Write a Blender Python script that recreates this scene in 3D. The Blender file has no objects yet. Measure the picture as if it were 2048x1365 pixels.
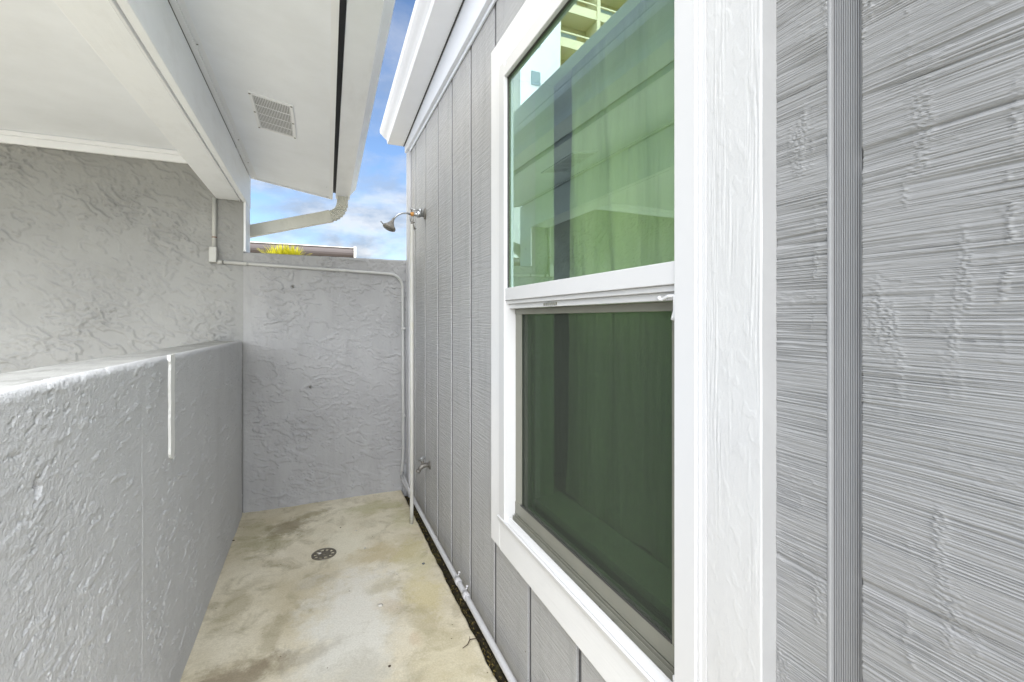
import bpy, bmesh, math, random
import numpy as np
from mathutils import Vector, Matrix

random.seed(7)
R = math.radians
scene = bpy.context.scene
COL = scene.collection

# ------------------------------------------------------------------ camera, sky, sun, exposure
CAM_H = 1.28
cam_d = bpy.data.cameras.new('camera')
cam = bpy.data.objects.new('camera', cam_d); COL.objects.link(cam)
cam.location = (0, 0, CAM_H)
cam.rotation_euler = (R(90), 0, -R(23.3))
cam_d.sensor_width = 36.0
cam_d.lens = 36.0 * 912 / 2048
cam_d.shift_y = -0.0217
cam_d.clip_start = 0.02
cam_d.clip_end = 3000
scene.camera = cam

SUN_EL, SUN_AZ = 47, 180          # azimuth measured from +Y towards +X
SKY_STRENGTH = 0.053
SUN_STRENGTH = 3.3
EXPOSURE = 2.0

world = bpy.data.worlds.new('World'); scene.world = world
world.use_nodes = True
wn, wl = world.node_tree.nodes, world.node_tree.links
wn.clear()
w_out = wn.new('ShaderNodeOutputWorld'); bg = wn.new('ShaderNodeBackground')
sky = wn.new('ShaderNodeTexSky'); sky.sky_type = 'NISHITA'; sky.sun_disc = False
sky.sun_elevation = R(SUN_EL); sky.sun_rotation = R(SUN_AZ)
sky.altitude = 0; sky.air_density = 1.0; sky.dust_density = 0.0; sky.ozone_density = 5.0
tc = wn.new('ShaderNodeTexCoord')
mp = wn.new('ShaderNodeMapping'); mp.inputs['Scale'].default_value = (1, 1, 2.4)
nz = wn.new('ShaderNodeTexNoise'); nz.inputs['Scale'].default_value = 4.2; nz.inputs['Detail'].default_value = 9
nz.inputs['Roughness'].default_value = 0.58; nz.inputs['Distortion'].default_value = 0.25
rp = wn.new('ShaderNodeValToRGB')
rp.color_ramp.elements[0].position = 0.40; rp.color_ramp.elements[0].color = (0, 0, 0, 1)
rp.color_ramp.elements[1].position = 0.62; rp.color_ramp.elements[1].color = (1, 1, 1, 1)
cl_col = wn.new('ShaderNodeMixRGB'); cl_col.inputs['Color1'].default_value = (2.3, 2.65, 3.15, 1); cl_col.inputs['Color2'].default_value = (4.2, 4.3, 4.4, 1)
nz2 = wn.new('ShaderNodeTexNoise'); nz2.inputs['Scale'].default_value = 9.0; nz2.inputs['Detail'].default_value = 8; nz2.inputs['Roughness'].default_value = 0.6
rp2 = wn.new('ShaderNodeValToRGB'); rp2.color_ramp.elements[0].position = 0.42; rp2.color_ramp.elements[1].position = 0.62
# clouds thin out towards the zenith
sepz = wn.new('ShaderNodeSeparateXYZ')
mr = wn.new('ShaderNodeMapRange'); mr.inputs['From Min'].default_value = 0.10; mr.inputs['From Max'].default_value = 0.50
mr.inputs['To Min'].default_value = 1.0; mr.inputs['To Max'].default_value = 0.35; mr.clamp = True
mul = wn.new('ShaderNodeMath'); mul.operation = 'MULTIPLY'
mx = wn.new('ShaderNodeMixRGB')
wl.new(tc.outputs['Generated'], mp.inputs['Vector']); wl.new(mp.outputs[0], nz.inputs['Vector'])
wl.new(mp.outputs[0], nz2.inputs['Vector']); wl.new(nz2.outputs['Fac'], rp2.inputs[0]); wl.new(rp2.outputs[0], cl_col.inputs['Fac'])
wl.new(nz.outputs['Fac'], rp.inputs[0]); wl.new(tc.outputs['Generated'], sepz.inputs[0])
wl.new(sepz.outputs['Z'], mr.inputs['Value'])
wl.new(rp.outputs[0], mul.inputs[0]); wl.new(mr.outputs[0], mul.inputs[1])
wl.new(mul.outputs[0], mx.inputs['Fac']); hs = wn.new('ShaderNodeHueSaturation'); hs.inputs['Saturation'].default_value = 0.98; hs.inputs['Value'].default_value = 0.98
wl.new(sky.outputs[0], hs.inputs['Color']); wl.new(hs.outputs[0], mx.inputs['Color1']); wl.new(cl_col.outputs[0], mx.inputs['Color2'])
wl.new(mx.outputs[0], bg.inputs['Color']); bg.inputs['Strength'].default_value = SKY_STRENGTH
wl.new(bg.outputs[0], w_out.inputs['Surface'])

sun_d = bpy.data.lights.new('sun', 'SUN'); sun_d.energy = SUN_STRENGTH; sun_d.angle = R(105); sun_d.color = (1.0, 0.99, 0.97)
sun = bpy.data.objects.new('sun', sun_d); COL.objects.link(sun)
_d = Vector((math.sin(R(SUN_AZ)) * math.cos(R(SUN_EL)), math.cos(R(SUN_AZ)) * math.cos(R(SUN_EL)), math.sin(R(SUN_EL))))
sun.rotation_euler = _d.to_track_quat('Z', 'Y').to_euler()
sun.location = (0, 0, 30)

vs = scene.view_settings
vs.view_transform = 'Standard'; vs.look = 'None'; vs.gamma = 1; vs.use_curve_mapping = False
vs.exposure = EXPOSURE
scene.cycles.max_bounces = 10
scene.cycles.diffuse_bounces = 6
scene.cycles.transparent_max_bounces = 12

# ------------------------------------------------------------------ numpy noise
def _hash(ix, iy, seed):
    h = (ix.astype(np.int64) * 374761393 + iy.astype(np.int64) * 668265263 + seed * 1442695041) & 0xffffffff
    h = ((h ^ (h >> 13)) * 1274126177) & 0xffffffff
    h = h ^ (h >> 16)
    return h.astype(np.float64) / 4294967296.0

def vnoise(x, y, seed=0):
    """gradient noise, about -0.7..0.7"""
    ix = np.floor(x); iy = np.floor(y); fx = x - ix; fy = y - iy
    u = fx * fx * fx * (fx * (fx * 6 - 15) + 10); v = fy * fy * fy * (fy * (fy * 6 - 15) + 10)
    def g(dx, dy):
        a = _hash(ix + dx, iy + dy, seed) * 2 * math.pi
        return np.cos(a) * (fx - dx) + np.sin(a) * (fy - dy)
    return (g(0, 0) * (1 - u) + g(1, 0) * u) * (1 - v) + (g(0, 1) * (1 - u) + g(1, 1) * u) * v

def fbm(x, y, seed=0, oct=4, gain=0.5):
    s = 0; a = 1.0
    for o in range(oct):
        s = s + a * vnoise(x * 2 ** o, y * 2 ** o, seed + o * 17); a *= gain
    return s

def sstep(a, b, x):
    t = np.clip((x - a) / (b - a), 0, 1); return t * t * (3 - 2 * t)

# ------------------------------------------------------------------ node material helpers
def new_mat(name):
    m = bpy.data.materials.new(name); m.use_nodes = True
    m.node_tree.nodes.clear()
    out = m.node_tree.nodes.new('ShaderNodeOutputMaterial')
    return m, m.node_tree.nodes, m.node_tree.links, out

def noise(n, l, vec, scale, detail=4, rough=0.5, stretch=(1, 1, 1), dist=0.0):
    mp = n.new('ShaderNodeMapping'); mp.inputs['Scale'].default_value = stretch
    l.new(vec, mp.inputs['Vector'])
    t = n.new('ShaderNodeTexNoise'); t.inputs['Scale'].default_value = scale; t.inputs['Detail'].default_value = detail
    t.inputs['Roughness'].default_value = rough; t.inputs['Distortion'].default_value = dist
    l.new(mp.outputs[0], t.inputs['Vector'])
    return t.outputs['Fac']

def ramp(n, l, fac, p0, p1, c0=(0, 0, 0, 1), c1=(1, 1, 1, 1)):
    r = n.new('ShaderNodeValToRGB')
    r.color_ramp.elements[0].position = p0; r.color_ramp.elements[0].color = c0
    r.color_ramp.elements[1].position = p1; r.color_ramp.elements[1].color = c1
    l.new(fac, r.inputs[0]); return r.outputs[0]

def mixc(n, l, fac, a, b, mode='MIX'):
    m = n.new('ShaderNodeMixRGB'); m.blend_type = mode
    for s, v in (('Fac', fac), ('Color1', a), ('Color2', b)):
        if isinstance(v, (int, float)): m.inputs[s].default_value = v
        elif isinstance(v, tuple): m.inputs[s].default_value = v if len(v) == 4 else (*v, 1)
        else: l.new(v, m.inputs[s])
    return m.outputs[0]

def math_(n, l, op, a, b=0.0, clamp=False):
    m = n.new('ShaderNodeMath'); m.operation = op; m.use_clamp = clamp
    for i, v in enumerate((a, b)):
        if isinstance(v, (int, float)): m.inputs[i].default_value = v
        else: l.new(v, m.inputs[i])
    return m.outputs[0]

def paint(name, col, rough=0.55, var=0.06, vscale=3.0, bump=0.0, bscale=60.0, bstretch=(1, 1, 1), bdetail=6,
          dist=0.002, metallic=0.0, dirt=None, dirt_amt=0.0, dscale=5.0, dstretch=(1, 1, 1), spec=0.4, bump2=None):
    m, n, l, out = new_mat(name)
    b = n.new('ShaderNodeBsdfPrincipled'); l.new(b.outputs[0], out.inputs['Surface'])
    b.inputs['Roughness'].default_value = rough; b.inputs['Metallic'].default_value = metallic
    b.inputs['Specular IOR Level'].default_value = spec
    tc = n.new('ShaderNodeTexCoord').outputs['Object']
    f = noise(n, l, tc, vscale, 5, 0.6)
    lo = tuple(max(c * (1 - var), 0) for c in col); hi = tuple(min(c * (1 + var), 1) for c in col)
    c = mixc(n, l, ramp(n, l, f, 0.3, 0.7), lo, hi)
    if dirt is not None:
        d = ramp(n, l, noise(n, l, tc, dscale, 8, 0.7, dstretch), 0.50, 0.74)
        c = mixc(n, l, math_(n, l, 'MULTIPLY', d, dirt_amt), c, dirt)
    l.new(c, b.inputs['Base Color'])
    if bump:
        bf = noise(n, l, tc, bscale, bdetail, 0.6, bstretch)
        if bump2:
            bf2 = noise(n, l, tc, bump2[0], 5, 0.6, bump2[1])
            bf = math_(n, l, 'ADD', bf, math_(n, l, 'MULTIPLY', bf2, bump2[2]))
        bp = n.new('ShaderNodeBump'); bp.inputs['Strength'].default_value = bump; bp.inputs['Distance'].default_value = dist
        l.new(bf, bp.inputs['Height']); l.new(bp.outputs[0], b.inputs['Normal'])
    return m

M = {}
M['white'] = paint('white_paint', (0.80, 0.815, 0.85), 0.45, 0.02, bump=0.15, bscale=120)
M['white_wood'] = paint('white_rough_wood_paint', (0.72, 0.72, 0.715), 0.5, 0.03, bump=0.5, bscale=90, bstretch=(1, 1, 0.10), dist=0.0015)
M['white_wood_y'] = paint('white_painted_beam_wood', (0.83, 0.855, 0.90), 0.5, 0.03, bump=0.5, bscale=70, bstretch=(1, 0.08, 1), dist=0.002,
                          dirt=(0.45, 0.44, 0.42), dirt_amt=0.15, dscale=14, dstretch=(1, .4, 1))
M['vinyl'] = paint('white_vinyl', (0.60, 0.60, 0.60), 0.32, 0.01, spec=0.5)
M['soffit'] = paint('white_soffit_paint', (0.82, 0.85, 0.91), 0.55, 0.035, vscale=4, bump=0.2, bscale=35, dirt=(0.5, 0.5, 0.49), dirt_amt=0.12, dscale=3)
M['gutter'] = paint('white_gutter_enamel', (0.82, 0.845, 0.90), 0.35, 0.03, vscale=6, bump=0.1, bscale=20, dirt=(0.5, 0.5, 0.5), dirt_amt=0.25, dscale=8, dstretch=(1, .25, 1))
M['downspout'] = paint('beige_downspout_enamel', (0.64, 0.64, 0.58), 0.4, 0.05, vscale=8, dirt=(0.35, 0.34, 0.28), dirt_amt=0.3, dscale=14)
M['charcoal'] = paint('charcoal_strip_paint', (0.035, 0.035, 0.037), 0.6, 0.1)
M['stucco'] = paint('grey_stucco_paint', (0.51, 0.513, 0.52), 0.85, 0.05, vscale=2.5, bump=0.9, bscale=170, dist=0.004, spec=0.05,
                    dirt=(0.30, 0.30, 0.30), dirt_amt=0.25, dscale=6, dstretch=(1, 1, .5))
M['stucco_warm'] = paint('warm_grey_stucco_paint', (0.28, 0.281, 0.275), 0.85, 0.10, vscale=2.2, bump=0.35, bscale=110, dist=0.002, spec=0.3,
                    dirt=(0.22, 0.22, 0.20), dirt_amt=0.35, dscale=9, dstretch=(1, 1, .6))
M['stucco_top'] = paint('dimmed_weathered_wall_top', (0.34, 0.34, 0.325), 0.85, 0.15, vscale=6, bump=0.6, bscale=130, dist=0.003, spec=0.12, dirt=(0.16, 0.16, 0.14), dirt_amt=0.6, dscale=14, dstretch=(1, .5, 1))  # streaks are weathering; base grey lowered to offset sunlight on the top
M['stucco_end_shade'] = paint('shaded_end_wall_stucco_paint', (0.345, 0.345, 0.347), 0.85, 0.09, vscale=2.5, bump=0.6, bscale=100, dist=0.003, spec=0.12,
                    dirt=(0.22, 0.22, 0.215), dirt_amt=0.4, dscale=5, dstretch=(1.6, 1, .35))  # same paint as the low left wall, with shade put into the colour
M['siding'] = paint('grey_siding_paint', (0.41, 0.41, 0.41), 0.45, 0.05, vscale=2.5, bump=1.0, bscale=9, bstretch=(1, .7, 16), bdetail=8, dist=0.006,
                    spec=0.5, dirt=(0.20, 0.20, 0.20), dirt_amt=0.4, dscale=9, dstretch=(1, 2.2, .3), bump2=(60, (1, 1, 1), .25))
M['siding_near_shade'] = paint('grey_siding_paint_shaded', (0.27, 0.27, 0.267), 0.5, 0.04, vscale=3, bump=0.35, bscale=400, bstretch=(1, .5, 1.6), dist=0.0006, spec=0.5)  # same paint as the far boards, darkened to put shade into the near ones
M['groove'] = paint('grey_groove_paint', (0.27, 0.272, 0.276), 0.4, 0.05, bump=0.6, bscale=60, bstretch=(1, 9, .2), dist=0.001, spec=0.5)
M['groove_far'] = paint('dark_groove_paint', (0.11, 0.11, 0.112), 0.5, 0.15, vscale=8)  # backing darker than the boards either side
M['pipe'] = paint('painted_pipe_grey', (0.50, 0.50, 0.51), 0.4, 0.05, vscale=10, bump=0.1, bscale=60)
M['conduit'] = paint('painted_conduit_grey', (0.44, 0.44, 0.43), 0.45, 0.05, vscale=10, bump=0.1, bscale=60)
M['pvc'] = paint('cream_plastic_pipe', (0.50, 0.495, 0.46), 0.4, 0.06, vscale=14, dirt=(0.45, .43, .30), dirt_amt=.5, dscale=12)
M['chrome'] = paint('worn_chrome', (0.42, 0.43, 0.44), 0.28, 0.15, vscale=60, metallic=0.9, dirt=(0.2, 0.2, 0.18), dirt_amt=0.5, dscale=60)
M['tarnish'] = paint('tarnished_metal', (0.20, 0.19, 0.17), 0.5, 0.25, vscale=60, metallic=0.5)
M['head'] = paint('dull_grey_shower_plastic', (0.22, 0.205, 0.185), 0.45, 0.10, vscale=40, dirt=(.2, .18, .15), dirt_amt=.5, dscale=40)
M['brass'] = paint('orange_sealing_tape', (0.50, 0.24, 0.06), 0.5, 0.2, vscale=80)
M['drain'] = paint('drain_metal', (0.16, 0.145, 0.115), 0.45, 0.2, vscale=60, metallic=0.4, dirt=(.1, .09, .06), dirt_amt=.6, dscale=60)
M['black'] = paint('black_void', (0.012, 0.011, 0.010), 0.9, 0.1)
M['gasket'] = paint('dark_rubber', (0.05, 0.05, 0.045), 0.6, 0.1)
M['screen_frame'] = paint('olive_grey_aluminium', (0.20, 0.20, 0.165), 0.45, 0.05, vscale=12, dirt=(.22, .21, .16), dirt_amt=.5, dscale=30)
M['sill_in'] = paint('inside_sill_paint', (0.55, 0.62, 0.50), 0.5, 0.04)
M['room'] = paint('room_wall_paint', (0.50, 0.50, 0.44), 0.7, 0.04)
M['room_dark'] = paint('dark_wood_trim', (0.06, 0.045, 0.045), 0.6, 0.1)
M['soil'] = paint('dark_damp_soil', (0.035, 0.028, 0.016), 0.9, 0.5, vscale=30, bump=1, bscale=60, dist=0.01, dirt=(0.12, 0.11, 0.03), dirt_amt=.8, dscale=22)
M['ground'] = paint('sandy_ground', (0.30, 0.27, 0.20), 0.9, 0.2, vscale=.3, bump=.5, bscale=20, dist=.01, dirt=(.07, .10, .03), dirt_amt=.8, dscale=.2)
M['twig'] = paint('dry_twig_bark', (0.07, 0.05, 0.035), 0.8, 0.3, vscale=80)
M['pebble'] = paint('pale_stone', (0.55, 0.53, 0.48), 0.7, 0.2, vscale=90)
M['caulk'] = paint('white_caulk', (0.66, 0.66, 0.64), 0.4, 0.03, vscale=20, bump=0.3, bscale=60)
M['brown_roof'] = paint('brown_metal_roof', (0.06, 0.047, 0.043), 0.5, 0.15, vscale=1.5)
M['house'] = paint('pale_house_paint', (0.62, 0.60, 0.55), 0.7, 0.05)
M['cream'] = paint('cream_tower_paint', (0.74, 0.66, 0.42), 0.7, 0.04, vscale=.2)
M['tower_white'] = paint('white_tower_paint', (0.80, 0.80, 0.80), 0.7, 0.03, vscale=.2)
M['tower_glass'] = paint('tower_window_glass', (0.26, 0.32, 0.36), 0.15, 0.2, vscale=.2)
M['tower_tan'] = paint('tan_recess_paint', (0.42, 0.33, 0.15), 0.7, 0.06, vscale=.2)
M['leaf'] = paint('yellow_green_leaf', (0.40, 0.37, 0.02), 0.5, 0.4, vscale=6)
M['shingle'] = paint('grey_roof_shingle', (0.16, 0.155, 0.15), 0.85, 0.2, vscale=9, bump=.6, bscale=60, dist=.004)

def curtain_mat():
    m, n, l, out = new_mat('sheer_green_curtain')
    d = n.new('ShaderNodeBsdfDiffuse'); t = n.new('ShaderNodeBsdfTranslucent'); mx = n.new('ShaderNodeMixShader')
    tc = n.new('ShaderNodeTexCoord').outputs['Object']
    f = noise(n, l, tc, 5, 4, .6, (1, 3, .35))
    c = mixc(n, l, ramp(n, l, f, .3, .7), (0.60, 0.70, 0.46), (0.80, 0.87, 0.66))
    l.new(c, d.inputs[0]); l.new(c, t.inputs[0]); mx.inputs[0].default_value = 0.25
    l.new(d.outputs[0], mx.inputs[1]); l.new(t.outputs[0], mx.inputs[2]); l.new(mx.outputs[0], out.inputs[0])
    return m
M['curtain'] = curtain_mat()

def glass_mat(name, tint, ior, refl):
    m, n, l, out = new_mat(name)
    t = n.new('ShaderNodeBsdfTransparent'); t.inputs[0].default_value = (*tint, 1)
    g = n.new('ShaderNodeBsdfGlossy'); g.inputs['Roughness'].default_value = 0.0; g.inputs[0].default_value = (*refl, 1)
    lw = n.new('ShaderNodeLayerWeight'); lw.inputs['Blend'].default_value = 0.5
    p5 = math_(n, l, 'POWER', lw.outputs['Facing'], 4.0)
    frv = math_(n, l, 'ADD', math_(n, l, 'MULTIPLY', p5, 1 - ior), ior)
    mx = n.new('ShaderNodeMixShader')
    tc = n.new('ShaderNodeTexCoord').outputs['Object']
    # very slight waviness of the pane
    bp = n.new('ShaderNodeBump'); bp.inputs['Strength'].default_value = 0.05; bp.inputs['Distance'].default_value = 0.004
    l.new(noise(n, l, tc, 3.0, 1, .4), bp.inputs['Height']); l.new(bp.outputs[0], g.inputs['Normal'])
    # specks of dried dust
    sp = n.new('ShaderNodeTexVoronoi'); sp.inputs['Scale'].default_value = 45
    l.new(tc, sp.inputs['Vector'])
    dust = ramp(n, l, sp.outputs['Distance'], 0.035, 0.06, (1, 1, 1, 1), (0, 0, 0, 1))
    pick = ramp(n, l, noise(n, l, tc, 9, 3), 0.60, 0.66)
    dm = math_(n, l, 'MULTIPLY', math_(n, l, 'MULTIPLY', dust, pick), 0.7)
    dd = n.new('ShaderNodeBsdfDiffuse'); dd.inputs[0].default_value = (.75, .78, .75, 1)
    l.new(frv, mx.inputs[0]); l.new(t.outputs[0], mx.inputs[1]); l.new(g.outputs[0], mx.inputs[2])
    m2 = n.new('ShaderNodeMixShader'); l.new(dm, m2.inputs[0]); l.new(mx.outputs[0], m2.inputs[1]); l.new(dd.outputs[0], m2.inputs[2])
    l.new(m2.outputs[0], out.inputs[0]); return m
M['glass'] = glass_mat('green_tinted_glass', (0.86, 0.935, 0.78), 0.20, (0.72, 0.90, 1.0))
M['glass_low'] = glass_mat('green_tinted_glass_behind_screen', (0.80, 0.92, 0.77), 0.03, (0.85, 0.95, 0.95))

def screen_mat():
    m, n, l, out = new_mat('insect_screen_mesh')
    t = n.new('ShaderNodeBsdfTransparent'); d = n.new('ShaderNodeBsdfDiffuse'); d.inputs[0].default_value = (.048, .055, .045, 1)
    tc = n.new('ShaderNodeTexCoord').outputs['Object']
    sp = n.new('ShaderNodeSeparateXYZ'); l.new(tc, sp.inputs[0])
    fy = math_(n, l, 'GREATER_THAN', math_(n, l, 'FRACT', math_(n, l, 'MULTIPLY', sp.outputs['Y'], 700)), 0.52)
    fz = math_(n, l, 'GREATER_THAN', math_(n, l, 'FRACT', math_(n, l, 'MULTIPLY', sp.outputs['Z'], 700)), 0.52)
    wv = math_(n, l, 'MAXIMUM', fy, fz)
    mx = n.new('ShaderNodeMixShader'); l.new(wv, mx.inputs[0]); l.new(t.outputs[0], mx.inputs[1]); l.new(d.outputs[0], mx.inputs[2])
    l.new(mx.outputs[0], out.inputs[0]); return m
M['screen'] = screen_mat()

def slab_mat():
    m, n, l, out = new_mat('stained_concrete')
    b = n.new('ShaderNodeBsdfPrincipled'); l.new(b.outputs[0], out.inputs['Surface'])
    b.inputs['Specular IOR Level'].default_value = 0.35
    tc = n.new('ShaderNodeTexCoord').outputs['Object']
    big = noise(n, l, tc, 2.4, 8, .62, dist=.4); mid = noise(n, l, tc, 7, 8, .66, dist=.6); fine = noise(n, l, tc, 130, 8, .75)
    wx = noise(n, l, tc, 8, 10, .72)
    def blob(cx, cy, rx, ry, rot=0, soft=0.5, warp=0.5):
        mp = n.new('ShaderNodeMapping'); mp.vector_type = 'TEXTURE'
        mp.inputs['Location'].default_value = (cx, cy, 0); mp.inputs['Rotation'].default_value = (0, 0, R(rot)); mp.inputs['Scale'].default_value = (rx, ry, 1)
        l.new(tc, mp.inputs['Vector'])
        sx = n.new('ShaderNodeSeparateXYZ'); l.new(mp.outputs[0], sx.inputs[0])
        d = math_(n, l, 'SQRT', math_(n, l, 'ADD', math_(n, l, 'POWER', sx.outputs[0], 2), math_(n, l, 'POWER', sx.outputs[1], 2)))
        d = math_(n, l, 'ADD', d, math_(n, l, 'MULTIPLY', math_(n, l, 'SUBTRACT', wx, .5), warp * 4))
        return ramp(n, l, d, 1 - soft if soft < 1 else 0.0, 1.0, (1, 1, 1, 1), (0, 0, 0, 1))
    c = mixc(n, l, ramp(n, l, big, .35, .65), (.56, .50, .36), (.74, .69, .56))
    c = mixc(n, l, math_(n, l, 'MULTIPLY', ramp(n, l, mid, .50, .66), .65), c, (.34, .30, .20))
    # right-hand half: greyer and whiter with lacy scaling
    lace = ramp(n, l, noise(n, l, tc, 13, 12, .78, dist=.9), .475, .535)
    for (cx, cy, rx, ry, rot, amt, col) in [
        (.13, 1.95, .24, .60, -8, .95, (.70, .685, .62)), (.16, 2.75, .13, .26, 10, .9, (.72, .68, .55)), (.25, 3.05, .40, .35, 0, .55, (.66, .63, .50)),
        (.20, 2.30, .30, .30, 0, .75, (.70, .67, .60)), (.40, 1.55, .25, .25, 0, .35, (.64, .61, .48))]:
        k = math_(n, l, 'MULTIPLY', blob(cx, cy, rx, ry, rot, .6, .5), amt)
        if amt < .9: k = math_(n, l, 'MULTIPLY', k, math_(n, l, 'ADD', math_(n, l, 'MULTIPLY', lace, .9), .1))
        c = mixc(n, l, k, c, col)
    for (cx, cy, rx, ry, rot, amt, col) in [
        (.35, 2.56, .21, .13, -5, .75, (.53, .45, .28)),                 # dry tan patch beside the drain
        (-.17, 3.10, .18, .11, 28, .7, (.22, .185, .11)), (-.25, 2.95, .14, .16, 0, .5, (.33, .30, .17)),
        (-.02, 3.26, .14, .05, 20, .6, (.30, .26, .15)), (-.33, 3.05, .10, .3, 0, .4, (.36, .33, .19)),
        (.37, 3.22, .20, .13, 0, .55, (.40, .38, .20)), (.52, 2.95, .10, .22, 0, .35, (.42, .40, .20)),
        (.47, 2.13, .11, .20, 5, .5, (.56, .48, .22)), (.48, 2.50, .12, .22, 0, .4, (.52, .48, .25)), (.45, 1.65, .15, .35, 0, .35, (.52, .46, .28)), (.42, 1.95, .07, .12, 10, .4, (.40, .35, .22)), (.30, 2.25, .10, .06, 20, .5, (.42, .37, .24)), (.10, 1.60, .3, .06, 5, .4, (.33, .29, .2)),
        (-.33, 2.35, .07, .22, -12, .45, (.33, .29, .18)), (-.16, 2.07, .04, .16, -15, .5, (.34, .30, .20)), (-.30, 1.88, .22, .09, 12, .8, (.25, .205, .14)),
        (-.05, 1.90, .22, .06, 20, .45, (.32, .28, .20)), (.12, 1.72, .14, .14, 0, .4, (.36, .33, .25)),
        (.02, 2.42, .15, .05, 30, .35, (.38, .34, .25)), (.36, 1.83, .03, .06, 0, .28, (.46, .30, .17)), (.30, 2.08, .05, .09, 30, .3, (.48, .36, .22))]:
        k = math_(n, l, 'MULTIPLY', blob(cx, cy, rx * 1.05, ry * 1.05, rot, .55, .75), min(amt * 1.0, 1))
        c = mixc(n, l, k, c, col)
    c = mixc(n, l, math_(n, l, 'MULTIPLY', ramp(n, l, fine, .40, .60), .34), c, mixc(n, l, 1.0, c, (.55, .53, .49), 'MULTIPLY'))
    spk = n.new('ShaderNodeTexVoronoi'); spk.inputs['Scale'].default_value = 28; l.new(tc, spk.inputs['Vector'])
    c = mixc(n, l, math_(n, l, 'MULTIPLY', ramp(n, l, spk.outputs['Distance'], .06, .11, (1, 1, 1, 1), (0, 0, 0, 1)), ramp(n, l, mid, .54, .58)), c, (.16, .13, .08))
    l.new(c, b.inputs['Base Color'])
    l.new(ramp(n, l, mid, .3, .7, (.45, .45, .45, 1), (.8, .8, .8, 1)), b.inputs['Roughness'])
    bp = n.new('ShaderNodeBump'); bp.inputs['Strength'].default_value = .5; bp.inputs['Distance'].default_value = .006
    l.new(math_(n, l, 'ADD', math_(n, l, 'MULTIPLY', fine, .35), mid), bp.inputs['Height']); l.new(bp.outputs[0], b.inputs['Normal'])
    return m
M['slab'] = slab_mat()

# ------------------------------------------------------------------ object helpers
def link(name, me, mat, parent=None, smooth=False):
    o = bpy.data.objects.new(name, me); COL.objects.link(o)
    if mat is not None and len(me.materials) == 0: me.materials.append(M[mat])
    if parent is not None: o.parent = parent
    if smooth:
        me.polygons.foreach_set('use_smooth', [True] * len(me.polygons))
    return o

def thing(name, label, cat, loc=(0, 0, 0), group=None):
    o = bpy.data.objects.new(name, None); COL.objects.link(o); o.location = loc
    o.empty_display_size = .1
    o['label'] = label; o['category'] = cat
    if group: o['group'] = group
    o['_base'] = loc
    return o

def base_of(p):
    v = Vector((0, 0, 0))
    while p is not None:
        v += p.location; p = p.parent
    return v

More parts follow.
